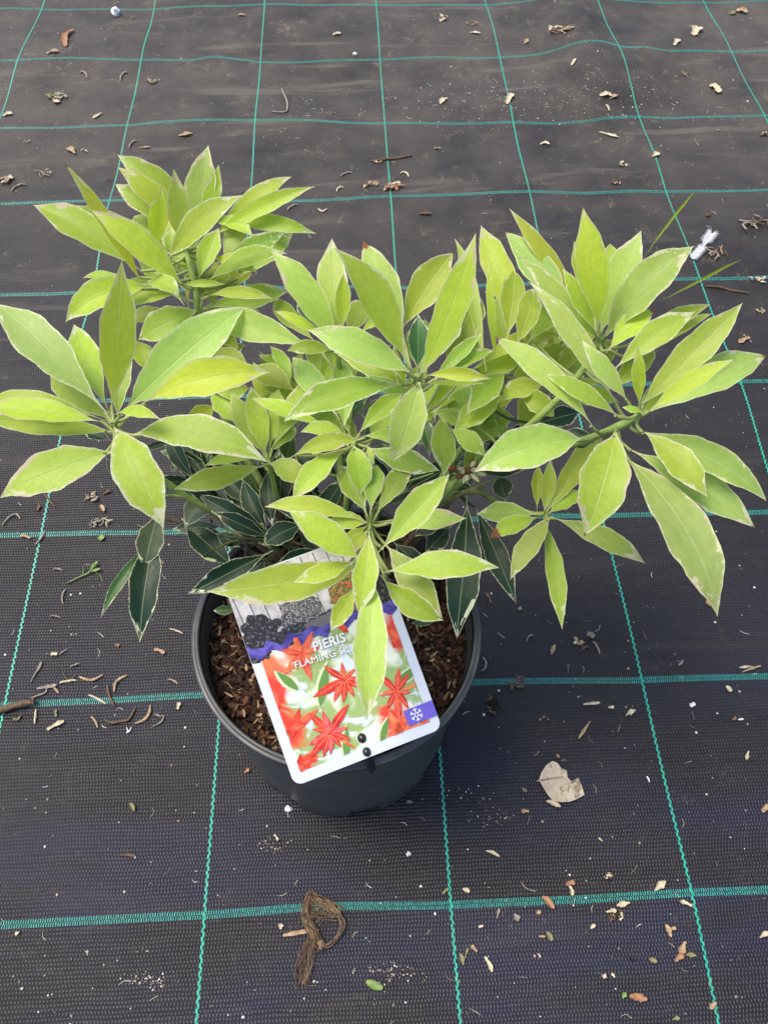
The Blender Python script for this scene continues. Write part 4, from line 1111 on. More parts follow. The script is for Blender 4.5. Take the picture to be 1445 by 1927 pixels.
def finish(b, name, mats, label, cat, group, loc):
    o = b.build(name, mats)
    # put the origin on the spot where it lies
    me = o.data; me.transform(Matrix.Translation(-Vector(loc))); o.location = loc
    tag(o, label, cat, group); return o
def strip(b, pts, wid, mi=0, cup=.35, curl=0., jg=1.):
    """cupped flake following pts, tapered at both ends"""
    P = smooth([Vector(p) for p in pts], 5); nn = len(P); vs = []
    for i, p in enumerate(P):
        t = i/(nn-1); tg = (P[min(i+1, nn-1)]-P[max(i-1, 0)]).normalized(); s_ = tg.cross(Vector((0, 0, 1))).normalized()
        w = wid*(math.sin(PI*(.06+.88*t))**.7)*.5*(1+jg*.18*math.sin(9*t+pts[0][0]*900)+jg*.12*math.sin(23*t+pts[0][1]*700))
        for q in (-1, -.5, 0, .5, 1): vs.append(p+s_*w*q*(1+.25*jg*math.sin(7*t+q*3+pts[0][1]*500))+Vector((0, 0, w*cup*q*q+curl*t*t)))
    n0 = len(vs); vs2 = [v-Vector((0, 0, .0003)) for v in vs]
    fs = [(i*5+k, i*5+k+1, i*5+k+6, i*5+k+5) for i in range(nn-1) for k in range(4)]
    fs2 = [tuple(reversed([j+n0 for j in f])) for f in fs]
    ed = [(i*5+5, i*5, n0+i*5, n0+i*5+5) for i in range(nn-1)]+[(i*5+4, i*5+9, n0+i*5+9, n0+i*5+4) for i in range(nn-1)]
    b.add(vs+vs2, fs+fs2+ed, mi)
GL = 'dry plant litter scattered on the fabric'
def husk(px, py, lpx, wpx, ang, mat, label, bend=.2, name='dry_husk', cat='husk', cup=.5, group=GL):
    s_ = pxm(px, py); a = math.radians(ang); b = MB()
    l = lpx/2; dx, dy = math.cos(a), -math.sin(a)
    p = [gp(px-dx*l, py-dy*l), gp(px+dy*bend*l*.7, py-dx*bend*l*.7, .0016), gp(px+dx*l, py+dy*l, .002)]
    strip(b, p, wpx*s_*1.1, 0, cup, .0012); finish(b, name, MT[mat], label, cat, group, gp(px, py, 0))
def needle(px, py, pts, rpx, mat, label, name='dry_needle', cat='dry needle', group='dry curled needles on the fabric'):
    b = MB(); P = smooth([gp(px+x, py+y, .0012+.0008*(i % 2)) for i, (x, y) in enumerate(pts)], 6)
    r = rpx*pxm(px, py)*.5; nn = len(P)
    b.tube(P, [r*(.55+.45*math.sin(PI*i/(nn-1))) for i in range(nn)], 7); finish(b, name, MT[mat], label, cat, group, gp(px, py, 0))
def arc(l, sag, ang, n=5):
    a = math.radians(ang); out = []
    for i in range(n):
        t = i/(n-1)*2-1; x = t*l/2; y = -sag*(1-t*t)+sag*.5
        out.append((x*math.cos(a)+y*math.sin(a), -x*math.sin(a)+y*math.cos(a)))
    return out
def stone(px, py, rpx, mat, label, name='pebble', cat='pebble', flat_=.7, group=None):
    s_ = pxm(px, py); b = MB(); r = rpx*s_*.5; c0 = gp(px, py, r*flat_*.7)
    b.ball(c0, r, r*.85, r*flat_, px*.01, .55, 0, 14, 10); finish(b, name, MT[mat], label, cat, group, gp(px, py, 0))
def clump(px, py, rpx, mats, n, label, name='litter_clump', cat='litter clump', group='small clumps of dry litter on the fabric', thin=.5, asp=.6):
    s_ = pxm(px, py); b = MB(); r = rpx*s_
    rr = random.Random(int(px*7+py))
    for i in range(n):
        a = rr.uniform(0, 6.3); d = rr.random()**.7*r*.75; c0 = gp(px, py, .001+rr.random()*.15*r)+Vector((math.cos(a)*d, math.sin(a)*d*asp, 0))
        a2 = rr.uniform(0, 6.3); l = r*rr.uniform(.3, .75); dv = Vector((math.cos(a2), math.sin(a2), rr.uniform(-.1, .35)))*l*.5
        pp = [c0-dv, c0+Vector((-dv.y, dv.x, 0))*rr.uniform(-.8, .8)+Vector((0, 0, .001)), c0+dv]
        for q in pp: q.z = max(q.z, gh(q.x, q.y)+.0008)
        if rr.random() < thin: b.tube(smooth(pp, 4), r*rr.uniform(.03, .06), 5, i % len(mats))
        else: strip(b, pp, r*rr.uniform(.16, .4), i % len(mats), .5)
    finish(b, name, [MT[q] for q in mats], label, cat, group, gp(px, py, 0))

# top band
stone(218, 22, 17, 'white', 'round off-white pebble touching the top left cross line', flat_=.85)
husk(133, 76, 40, 13, 70, 'orange', 'curled orange tan husk, sunlit, near the top left corner', .7)
husk(102, 107, 22, 9, 5, 'tan', 'small tan husk lying just below the curled orange one', .3)
clump(110, 180, 26, ['olive', 'pale', 'grey'], 12, 'greenish mossy clump between the first and second upright lines', thin=.2)
clump(287, 157, 18, ['grey', 'tan'], 6, 'grey split husk clump right of the second upright line', thin=.3, asp=.4)
husk(14, 213, 18, 10, 10, 'pale', 'pale scrap at the left frame edge on the first upright line', .2)
husk(184, 219, 20, 6, 25, 'pale', 'short pale stick above the third cross line at left', .05)
clump(53, 270, 12, ['grey', 'tan'], 5, 'small curled grey scraps under the third cross line, left')
clump(160, 281, 12, ['olive', 'pale'], 5, 'small olive crumbs left of the second upright line')
husk(133, 284, 20, 10, -30, 'tan', 'brown husk beside the olive crumbs at left', .4)
clump(10, 338, 24, ['pale', 'tan'], 12, 'shredded pale husks at the left frame edge', thin=.4)
clump(85, 326, 22, ['grey', 'tan'], 11, 'tangled brown wisps left of the top leaf cluster', thin=.9)
needle(35, 352, arc(30, 5, 25), 4, 'grey', 'thin grey curved needle below the tangled wisps')
husk(350, 257, 27, 8, 2, 'tan', 'flat pinkish tan chip under the third cross line', .05)
clump(209, 337, 12, ['brown'], 5, 'dark brown crumb sitting on the second upright line')
needle(160, 142, arc(16, 5, -30), 4, 'grey', 'tiny grey hook under the cross line near the top left')
needle(233, 145, arc(20, 5, 45), 4, 'grey', 'slim grey crescent left of the second upright line')
needle(250, 270, arc(20, 4, 40), 4, 'grey', 'slim grey needle right of the second upright line below the third cross line')
husk(273, 277, 22, 4, 0, 'tan', 'narrow tan sliver beside the second upright line', .02)
clump(247, 27, 10, ['tan', 'orange'], 4, 'small tan chips right of the round white pebble')
husk(455, 28, 14, 6, -10, 'tan', 'tan flake left of the third upright line near the top', .1)
husk(634, 71, 15, 8, 5, 'pale', 'oval cream seed between the third and fourth upright lines', .05)
stone(668, 105, 8, 'white', 'white bead resting on the second cross line')
# rootlet
needle(538, 200, [(-8, -35), (-3, -20), (2, -8), (4, 8), (0, 18), (-26, 18)], 4, 'grey', 'dry forked rootlet right of the third upright line', 'rootlet', 'rootlet', None)
needle(740, 298, [(-42, 6), (-15, 3), (10, 0), (35, -4)], 5, 'brown', 'thin brown twig crossing the fourth upright line', 'twig', 'twig', 'thin twigs on the fabric')
clump(708, 307, 12, ['pale', 'tan'], 4, 'two pale buds hanging at the left end of the thin twig', thin=.1)
clump(694, 353, 20, ['tan', 'brown', 'pale'], 8, 'brown and cream husk clump left of the fourth upright line', asp=.35)
clump(743, 357, 28, ['tan', 'pale', 'orange'], 10, 'wide husk clump lying across the fourth upright line', asp=.35, thin=.25)
needle(762, 330, arc(17, 5, -25), 4, 'pale', 'white crescent sliver right of the wide husk clump')
needle(639, 357, arc(14, 4, 30), 4, 'pale', 'pale hooked sliver left of the husk clumps')
needle(651, 329, arc(22, 3, 18), 4, 'grey', 'grey needle above the husk clumps')
needle(550, 391, arc(22, 3, 30), 4, 'grey', 'grey needle beside the right tips of the top leaf cluster')
needle(607, 397, arc(16, -5, 0), 4, 'pale', 'pale upturned crescent right of the top leaf cluster')
husk(800, 407, 24, 7, -3, 'brown', 'brown flake between two cross lines behind the shrub', .1)
clump(830, 40, 20, ['tan', 'pale', 'grey'], 8, 'pale husk clump between the fourth and fifth upright lines at the top')
clump(882, 50, 16, ['orange', 'grey', 'tan'], 6, 'brown and grey husks left of the fifth upright line at the top')
husk(893, 68, 20, 5, -8, 'pale', 'pale sliver under the husks by the fifth upright line', .1)
husk(835, 192, 16, 8, 30, 'pale', 'small cream curl above the third cross line in the middle', .7)
clump(818, 280, 12, ['brown', 'grey'], 5, 'dark brown bud scale right of the fourth upright line')
husk(958, 189, 20, 11, 60, 'pale', 'cream chip on the fifth upright line', .2)
clump(1050, 75, 26, ['tan', 'pale', 'orange'], 11, 'wide tan husk clump between the fifth and sixth upright lines', asp=.45, thin=.15)
husk(989, 82, 9, 7, 50, 'tan', 'tiny tan seed right of the fifth upright line', .1)
husk(1308, 61, 20, 18, 60, 'pale', 'heart shaped cream scrap left of the far right line', .1)
husk(1270, 86, 13, 9, 50, 'pale', 'small cream chip below and left of the heart shaped scrap', .1)
husk(1343, 167, 22, 14, -40, 'pale', 'cream curved flake left of the far right line', .5)
husk(1395, 19, 20, 15, -20, 'tan', 'crumpled tan leaf scrap in the top right corner', .2)
husk(1378, 22, 12, 9, 20, 'olive', 'pale green scrap beside the crumpled tan one, top right', .1)
husk(1137, 190, 22, 11, 0, 'pale', 'cream bean shaped chip left of the sixth upright line', .3)
husk(1153, 190, 16, 7, 20, 'tan', 'brown chip touching the cream bean shaped chip', .2)
needle(1142, 206, arc(10, 2, -50), 4, 'pale', 'tiny white crescent under the bean shaped chip')
husk(1074, 138, 10, 6, 45, 'pale', 'small cream flake above the sixth line crossing', .1)
clump(1286, 143, 12, ['tan', 'brown'], 6, 'three legged brown scrap beside the cream curved flake')
clump(1172, 314, 12, ['pale', 'tan'], 5, 'pointed cream scrap left of the sixth upright line', thin=.1)
clump(1157, 348, 12, ['brown', 'tan'], 6, 'crumpled brown scrap above the fourth cross line', thin=.1)
husk(1145, 253, 38, 5, -22, 'pale', 'straight straw coloured stick below the third cross line', .02, 'straw', 'straw', .2, None)
husk(1025, 268, 17, 6, -5, 'pale', 'white upturned crescent right of the fifth upright line', .6)
husk(1232, 297, 14, 9, 20, 'pale', 'white scrap resting on the sixth upright line', .1)
clump(1432, 253, 18, ['tan', 'brown'], 6, 'brown torn leaf at the right frame edge', asp=.4, thin=.1)
clump(1425, 525, 20, ['pale', 'pale', 'grey'], 7, 'pale forked husk at the right end of the cross line', thin=.1)
needle(1366, 543, [(-42, -4), (-15, -3), (10, 2), (42, 6)], 5, 'brown', 'rough brown twig under the pale forked husk', 'twig', 'twig', 'thin twigs on the fabric')
clump(1432, 583, 14, ['olive', 'tan'], 5, 'olive curled scrap at the right frame edge', thin=.2)
husk(1399, 641, 20, 9, 20, 'tan', 'tan flake right of the shrub above the blue leaf tips', .2)
clump(1345, 480, 30, ['tan', 'brown', 'grey'], 14, 'sparse rootlets below the white feather', thin=1., asp=.6)
clump(1420, 430, 36, ['brown', 'grey'], 14, 'loose web of fine rootlets at the right edge', thin=1.)
stone(1330, 409, 9, 'brown', 'dark round crumb above the white feather', 'soil_crumb', 'crumb')
# left middle
clump(172, 936, 20, ['grey', 'pale', 'tan'], 7, 'grey and tan husk pile under the left leaf whorl', thin=.2)
husk(194, 959, 16, 7, -60, 'tan', 'cream tan seed beside the grey and tan husk pile', .2)
husk(203, 930, 18, 6, 20, 'brown', 'small brown hook right of the grey and tan husk pile', .4)
clump(192, 985, 26, ['grey', 'pale', 'grey'], 13, 'tangle of curled grey threads on the cross line at left', thin=.95)
husk(192, 1014, 13, 11, 0, 'green', 'tiny round green leaf under the tangle of grey threads', .05, 'fallen_leaf', 'leaf', .2, 'small fallen green leaves')
needle(24, 970, [(-18, 20), (-5, 5), (8, -2), (16, 8)], 4, 'grey', 'hooked grey needle left of the first long upright line')
needle(93, 945, [(-10, -16), (0, -4), (12, 10)], 4, 'brown', 'brown curled strand on the upright line under the left leaf')
husk(73, 957, 12, 9, 70, 'brown', 'small brown seed left of the upright line under the left leaf', .1)
husk(50, 1012, 20, 6, -20, 'tan', 'tan fleck on the cross line near the left edge', .2)
needle(78, 1016, [(9, -16), (0, 0), (-10, 10)], 4, 'grey', 'grey needle crossing the junction of green lines at left')
# green sprig
b = MB(); P = smooth([gp(127, 1098, .002), gp(150, 1087, .002), gp(168, 1080, .003), gp(180, 1068, .004)], 5)
b.tube(P, [.0007+.0005*i/len(P) for i in range(len(P))], 7)
for q in ((184, 1060), (189, 1074), (178, 1064)): strip(b, [P[-5], (P[-5]+gp(*q, .004))/2, gp(q[0]+2, q[1], .005)], .0032, 0, .4)
b.tube([gp(180, 1077, .003), gp(190, 1084, .002), gp(194, 1094, .001)], .0004, 5)
b.tube([gp(158, 1084, .003), gp(159, 1076, .004), gp(158, 1070, .004)], .0004, 5)
finish(b, 'green_sprig', MT['green'], 'small broken green sprig lying on the fabric at left', 'sprig', None, gp(160, 1082, 0))
needle(120, 1122, arc(28, 4, 80), 4, 'grey', 'thin grey bow below the green sprig')
needle(110, 1072, arc(17, 2, -8), 4, 'grey', 'short grey needle left of the green sprig')
needle(333, 1189, arc(25, 1, -20), 3.5, 'pale', 'pale thin needle left of the pot below the drooping dark leaf')
needle(105, 1160, arc(18, 1, -10), 3, 'grey', 'faint short needle well below the green sprig')
clump(222, 1215, 10, ['tan', 'orange'], 4, 'tan pointed husk left of the pot', thin=0.)
husk(301, 1228, 22, 7, -25, 'tan', 'tan hooked flake beside the left side of the pot', .3)
husk(103, 1232, 14, 7, -5, 'pale', 'pale nub with a thin tail left of the tan pointed husk', .05)
needle(120, 1228, [(-8, 5), (0, -1), (8, -6)], 3, 'grey', 'thin tail beside the pale nub')
needle(70, 1266, [(-10, 19), (-2, 4), (6, -8), (10, -18), (6, -14), (2, -6)], 4, 'grey', 'hairpin shaped grey needle near the left green junction')
needle(142, 1252, arc(18, 1, 20), 4, 'grey', 'short grey splinter above the curved needles')
needle(132, 1272, [(-12, -6), (-6, 5), (2, 8), (12, -2)], 3, 'brown', 'wiry brown curl above the straight white needle')
needle(129, 1283, arc(31, 1, 10), 5, 'pale', 'straight white needle left of the curved ones')
needle(172, 1276, arc(44, -8, 4), 6, 'tan', 'shallow tan needle curved like a smile', )
needle(226, 1288, [(-10, 14), (-8, 0), (0, -10), (14, -16)], 6, 'tan', 'tan needle curved like a comma left of the pot')
husk(90, 1294, 38, 7, 8, 'grey', 'flat grey tan stick above the cross line at left', .0, 'bark_strip', 'bark strip', .3)
needle(106, 1297, [(-4, -3), (2, 3), (6, 8)], 5, 'tan', 'short tan peg beside the flat grey stick')
needle(80, 1310, [(-20, 5), (-4, 0), (8, -6), (10, -14)], 4, 'grey', 'grey needle bent against the broken twig')
needle(206, 1309, [(-3, -20), (0, -2), (10, 20)], 5.5, 'brown', 'brown curved needle crossing the cross line left of the pot')
needle(184, 1316, arc(36, 1, -27), 5, 'pale', 'pale straight needle lying over the green cross line')
needle(69, 1350, arc(27, 0, 85), 4.5, 'pale', 'upright pale needle below the broken twig')
needle(35, 1353, arc(16, -5, 20), 5, 'olive', 'olive hooked scrap below the broken twig')
husk(107, 1344, 12, 6, 90, 'olive', 'small olive seed above the pale bar', .1)
husk(107, 1367, 36, 8, 25, 'pale', 'tapered pale bar right of the upright pale needle', .08)
needle(180, 1359, arc(24, 2, -60), 5, 'tan', 'short tan needle right of the tapered pale bar')
needle(226, 1352, [(-30, 2), (-15, 9), (5, 5), (18, 2), (30, -20)], 5.5, 'brown', 'crooked brown strand below the cross line')
needle(270, 1343, [(14, -16), (12, 0), (2, 12), (-16, 20)], 6.5, 'tan', 'large tan crescent needle left of the pot')
needle(299, 1352, [(-8, -8), (3, -3), (10, -4), (5, 8), (-12, 16)], 3.5, 'grey', 'wiry grey hook right of the large tan crescent')
husk(337, 1330, 13, 7, 70, 'pale', 'cream chip on the fabric close to the pot side', .1)
needle(327, 1283, arc(20, 2, -25), 4, 'tan', 'slim tan needle above the cross line beside the pot')
needle(243, 1374, [(-4, -5), (1, 4), (5, -5)], 2.5, 'white', 'tiny white v shaped fibre below the brown strand')
# broken twig at left edge
b = MB(); P = smooth([gp(-12, 1346, .004), gp(10, 1338, .004), gp(40, 1330, .005), gp(68, 1324, .005)], 5)
b.tube(P, [.0030+.0002*math.sin(i*1.3) for i in range(len(P))], 10); b.tube([P[-2], P[-1]+(P[-1]-P[-2])*.5], [.0032, .0036], 10)
finish(b, 'broken_twig', MT['brown'], 'thick brown broken twig entering from the left edge', 'twig', None, gp(30, 1333, 0))
# lower left and below the pot
husk(250, 1520, 18, 7, -60, 'olive', 'olive green scrap left of the lower upright line', .2)
stone(543, 1522, 13, 'white', 'whitish flat pebble against the foot of the pot', flat_=.4)
husk(465, 1452, 12, 6, 35, 'orange', 'small orange brown flake at the left side of the pot', .1)
husk(520, 1577, 15, 4, -60, 'pale', 'tiny straw sliver below the pot', .1)
husk(242, 1611, 30, 6, -4, 'brown', 'dark brown flake left of the lower upright line', .1)
stone(769, 1607, 9, 'white', 'white perlite bead below the pot')
husk(34, 1757, 10, 6, 20, 'pale', 'pale fleck under the lowest cross line at far left', .1)
# root tangle
b = MB(); rr = random.Random(5)
def strand(pts, jit, r, mi):
    dx, dy = rr.gauss(0, jit), rr.gauss(0, jit*.7); r *= .8
    b.tube(smooth([gp(x+dx+rr.gauss(0, jit*.75), y+dy+rr.gauss(0, jit*.75), .002+abs(rr.gauss(0, .0022))) for x, y in pts], 5), r, 5, mi)
for i in range(34): strand([(585, 1682), (576, 1712), (582, 1738), (592, 1760), (600, 1782)], 4.2, rr.uniform(.0002, .00045), i % 2)
for i in range(26): strand([(588, 1688), (600, 1698), (622, 1706), (638, 1724)], 5, rr.uniform(.0002, .0004), i % 2)
for i in range(9): strand([(596, 1692), (618, 1703), (634, 1715), (645, 1735), (644, 1750), (632, 1768), (618, 1780), (606, 1785)], 2.4, rr.uniform(.00018, .0004), i % 2)
for i in range(18): strand([(590, 1765), (578, 1785), (572, 1805), (566, 1826), (564, 1850)], 7, rr.uniform(.00015, .0003), 1)
for i in range(10): strand([(588, 1770), (582, 1800), (580, 1820), (570, 1852)], 3, rr.uniform(.00015, .0003), 0)
for i in range(16): strand([(590+rr.uniform(-8, 20), 1700+rr.uniform(0, 30)), (600, 1715+rr.uniform(-10, 20)), (612+rr.uniform(-20, 20), 1720+rr.uniform(-15, 20))], 5, .0002, i % 2)
for i in range(22):
    x_, y_ = rr.choice(((585, 1700), (600, 1720), (575, 1740), (600, 1775), (570, 1840), (566, 1810))); strand([(x_, y_), (x_+rr.uniform(-18, 18), y_+rr.uniform(-14, 14)), (x_+rr.uniform(-34, 34), y_+rr.uniform(-22, 22))], 2, .00018, i % 2)
b.ball(gp(605, 1778, .004), .0036, .0036, .003, 4, .4, 0)
M_root = simple('dry_root', (.24, .165, .095), .8, .3, .4, 300, .2)
finish(b, 'dry_root_tangle', [M_root, MT['brown']], 'looped tangle of dry brown roots below the pot', 'root tangle', None, gp(600, 1745, 0))
husk(566, 1756, 68, 8, 8, 'tan', 'long tan straw sticking out of the root tangle', .05, 'straw', 'straw', .3, None)
husk(529, 1744, 10, 8, 80, 'pale', 'small pale seed left of the root tangle', .1)
# green leaf
b = MB(); strip(b, [gp(689, 1847, .001), gp(699, 1852, .0015), gp(708, 1856, .0015), gp(720, 1860, .0015)], .0062, 0, .2, 0., 0.)
finish(b, 'fallen_leaf', MT['green'], 'little bright green oval leaf near the bottom edge', 'leaf', 'small fallen green leaves', gp(706, 1855, 0))
# right of lower upright line
for (px, py, l, w, a, mt, lb, bd) in (
 (926, 1608, 28, 5, -25, 'pale', 'wavy pale sliver right of the lower green line, above its crossing', .2),
 (876, 1677, 14, 8, -30, 'pale', 'cream chip just right of the lowest green crossing', .2),
 (838, 1678, 14, 6, 35, 'olive', 'olive curl just left of the lowest green crossing', .3),
 (868, 1805, 24, 7, -75, 'olive', 'olive flat blade at the bottom, nearest the green line', .05),
 (877, 1794, 20, 4, 75, 'olive', 'thin olive sliver beside the olive flat blade', .05),
 (891, 1786, 16, 6, -50, 'tan', 'tan seed with a tail at the bottom', .1),
 (918, 1815, 32, 7, -65, 'pale', 'long cream husk right of the tan seed', .15),
 (904, 1744, 8, 5, 10, 'pale', 'tiny pale grain below the lowest cross line', .05),
 (936, 1720, 20, 4, 80, 'grey', 'upright grey splinter under the lowest cross line', .05),
 (770, 1511, 12, 5, -5, 'grey', 'grey oval flake right of the pot foot', .05),
 (1040, 1514, 28, 8, -25, 'pale', 'yellowish sliver tucked under the big dry round leaf', .1),
 (987, 1528, 14, 7, -5, 'tan', 'tan flake left of the big dry round leaf', .05),
 (1048, 1425, 10, 5, -60, 'orange', 'tiny brown seed above the big dry round leaf', .05),
 (985, 1488, 12, 5, -50, 'olive', 'olive fleck at the left of the big dry round leaf', .1),
 (1112, 1325, 31, 5, 4, 'pale', 'straight white rod right of the pot', .0),
 (1098, 1375, 38, 5, 56, 'tan', 'slanted straight tan stick right of the pot', .0),
 (1186, 1342, 20, 6, 27, 'pale', 'cream crescent left of the green upright line', .25),
 (1149, 1332, 10, 6, -10, 'pale', 'small cream nub between the rod and the crescent', .05),
 (1040, 1224, 18, 7, 70, 'tan', 'tan pointed husk left of the brown litter clump', .15),
 (918, 1126, 25, 5, -65, 'brown', 'thin brown husk just right of the pot rim', .15),
 (1330, 1137, 13, 7, -65, 'orange', 'orange brown seed under the largest drooping leaf', .1),
 (1400, 1256, 20, 4, 4, 'pale', 'pale flat splinter on the cross line at right', .0),
 (1412, 1260, 36, 4, 18, 'tan', 'tan splinter crossing the pale flat splinter', .1),
 (1368, 1298, 14, 8, -60, 'pale', 'pale ragged scrap below the right cross line', .2),
 (1301, 1328, 9, 8, 20, 'white', 'white chip right of the green upright line', .1),
 (1404, 1423, 15, 5, 80, 'pale', 'small pale peg at the right', .2),
 (1218, 1467, 13, 3, -75, 'white', 'fine white fibre left of the lower green line', .2),
 (1438, 1522, 16, 10, 40, 'tan', 'tan chip at the right frame edge', .1),
 (1030, 1699, 32, 10, -48, 'orange', 'orange brown husk on the lowest cross line', .1),
 (1072, 1664, 16, 9, 10, 'orange', 'curled brown bud above the lowest cross line', .4),
 (1072, 1676, 22, 6, -75, 'pale', 'pale tail hanging below the curled brown bud', .3),
 (1240, 1668, 26, 9, 42, 'pale', 'pale pointed husk above the lowest cross line', .1),
 (1171, 1702, 24, 8, 12, 'pale', 'pale blunt husk just under the lowest cross line', .05),
 (1288, 1702, 24, 6, -25, 'pale', 'curved pale sliver left of the right green crossing', .25),
 (970, 1728, 16, 9, -65, 'grey', 'greyish split seed under the lowest cross line', .1),
 (1012, 1718, 8, 7, 20, 'tan', 'pale brown grain under the orange brown husk', .1),
 (1032, 1763, 20, 9, -62, 'olive', 'olive and brown husk in the lower right', .1),
 (1018, 1763, 11, 4, -5, 'tan', 'tan fleck left of the olive and brown husk', .0),
 (1255, 1752, 26, 8, -70, 'tan', 'winged tan scrap left of the lower green line', .1),
 (1262, 1749, 14, 6, 15, 'tan', 'side wing of the winged tan scrap', .1),
 (1282, 1785, 26, 10, 70, 'tan', 'largest tan husk in the lower right', .1),
 (1276, 1803, 20, 9, 40, 'orange', 'orange scrap touching the largest tan husk', .2),
 (1298, 1798, 18, 7, -10, 'olive', 'olive scrap beside the largest tan husk', .1),
 (1227, 1808, 15, 8, -25, 'olive', 'olive brown flake left of the largest tan husk', .1),
 (1200, 1878, 32, 12, -12, 'orange', 'brown oval leaf scrap near the bottom right', .1),
 (1173, 1873, 12, 7, 60, 'green', 'tiny green fleck beside the brown oval leaf scrap', .1),
 (1136, 1837, 9, 6, 70, 'pale', 'left one of two tiny cream crumbs', .1),
 (1152, 1836, 10, 5, -60, 'pale', 'right one of two tiny cream crumbs', .1),
 (1114, 1744, 10, 6, 45, 'pale', 'cream grain below the soil crumbs', .1),
 (1340, 1893, 16, 8, 50, 'tan', 'tan hook shaped scrap left of the green line at bottom right', .4),
 (1436, 1759, 20, 6, 35, 'pale', 'pale sliver at the lower right frame edge', .1),
 (1271, 1917, 12, 6, 10, 'olive', 'olive crumb at the bottom edge', .2),
 (1013, 1799, 10, 3, -70, 'pale', 'tiny pale peg in the lower right field', .1),
 (1128, 1581, 10, 3, -50, 'pale', 'tiny pale splinter below the big dry round leaf', .0)):
    husk(px, py, l, w, a, mt, lb, bd)
clump(1275, 1250, 14, ['grey', 'pale'], 4, 'three pronged dry stalk above the right cross line', thin=.9, asp=.3)
clump(1092, 1212, 18, ['tan', 'brown', 'pale'], 7, 'brown litter clump with a cream centre right of the pot', thin=.3, asp=.9)
stone(1110, 1196, 14, 'grey', 'round grey pebble touching the brown litter clump')
needle(1122, 1219, arc(26, 2, -62), 4, 'grey', 'grey needle below the round grey pebble')
clump(971, 1287, 19, ['brown', 'grey'], 11, 'curled brown ball on the cross line beside the pot', thin=.8, asp=.9)
clump(928, 1330, 20, ['soil', 'soil', 'brown'], 16, 'damp dark soil crumbs right of the pot', thin=.1, asp=1.3)
clump(1026, 1352, 9, ['orange'], 4, 'orange bud scale right of the damp soil crumbs', thin=0.)
clump(1381, 1355, 9, ['orange', 'brown'], 4, 'orange bud scale with a white peg at right', thin=0.)
needle(1392, 1355, arc(10, 0, 5), 4, 'white', 'short white peg beside the orange bud scale at right')
clump(1155, 1720, 22, ['soil', 'pale', 'brown'], 14, 'dark soil and grit crumbs below the lowest cross line', thin=.1)
clump(1142, 1652, 14, ['soil', 'pale'], 9, 'speckled grit crumbs above the lowest cross line', thin=.1)
clump(1188, 1806, 8, ['soil'], 6, 'faint dark crumbs in the lower right field', thin=.1)
clump(1275, 1697, 9, ['brown', 'soil'], 4, 'dark wisps left of the curved pale sliver', thin=.8)
needle(995, 1672, [(-15, -11), (-6, 1), (12, 6)], 2.5, 'grey', 'bluish bent fibre above the lowest cross line')
needle(1113, 1711, arc(16, 2, 85), 2.5, 'grey', 'fine grey fibre hanging from the lowest cross line')
stone(978, 1146, 8, 'grey', 'small grey pebble right of the pot rim')
stone(910, 1345, 5, 'white', 'tiny white speck stone beside the pot')
needle(911, 1250, [(-3, -12), (3, -2), (0, 10), (-6, 14)], 4, 'grey', 'grey bent needle against the right side of the pot')
needle(996, 1200, arc(18, 4, 40), 3, 'grey', 'faint arched needle above the tan pointed husk')
# big dry round leaf with a bite out of it
b = MB(); out = [(1012, 1470), (1017, 1456), (1026, 1442), (1038, 1434), (1046, 1439), (1055, 1448), (1064, 1452), (1066, 1466), (1075, 1474), (1082, 1473), (1086, 1466), (1092, 1482), (1098, 1497), (1085, 1505), (1070, 1511), (1052, 1512), (1038, 1508), (1026, 1496), (1018, 1480)]
cen = (1050, 1480); ring = []
vs = []; K = 5
for i, (x, y) in enumerate(out):
    for q in range(K+1):
        t = q/K; xx, yy = cen[0]+(x-cen[0])*t, cen[1]+(y-cen[1])*t
        vs.append(gp(xx, yy, .0014+.0022*t*t+.0012*math.sin(xx*.13)*math.cos(yy*.16)+.0008*t*math.sin(i*1.9)))
n = len(out); fs = [(i*(K+1)+q, i*(K+1)+q+1, ((i+1) % n)*(K+1)+q+1, ((i+1) % n)*(K+1)+q) for i in range(n) for q in range(K)]
vs2 = [v-Vector((0, 0, .0003)) for v in vs]; N0 = len(vs)
b.add(vs, fs, 0)
b.add(vs2, [tuple(reversed(f)) for f in fs], 0)
k = N('dry_cream_leaf'); c = k.coord(); n1 = k.noise(c, 90, 5, .7); n2 = k.noise(c, 260, 4, .7)
cc = k.mix(k.mapr(n1, .35, .65), (.46, .37, .26), (.60, .51, .38)); cc = k.mix(k.mapr(n1, .56, .64, 0, .8), cc, (.16, .10, .06)); cc = k.mix(k.mapr(n2, .5, .7, 0, .3), cc, (.30, .22, .14))
M_dl = k.done(k.bsdf(cc, .7, .3, k.bump(n2, .4, .0008)).outputs[0])
lf = finish(b, 'dry_round_leaf', M_dl, 'big cream dry round leaf with a bite out of its right side', 'leaf', None, gp(1050, 1475, 0))
b = MB(); b.tube(smooth([gp(1008, 1472, .0028), gp(1030, 1468, .0034), gp(1058, 1464, .0044)], 5), [.0007-.00004*i for i in range(11)], 6)
o = b.build('leaf_stalk', MT['grey'], None); o.parent = lf; o.matrix_parent_inverse = parent_inv(lf)
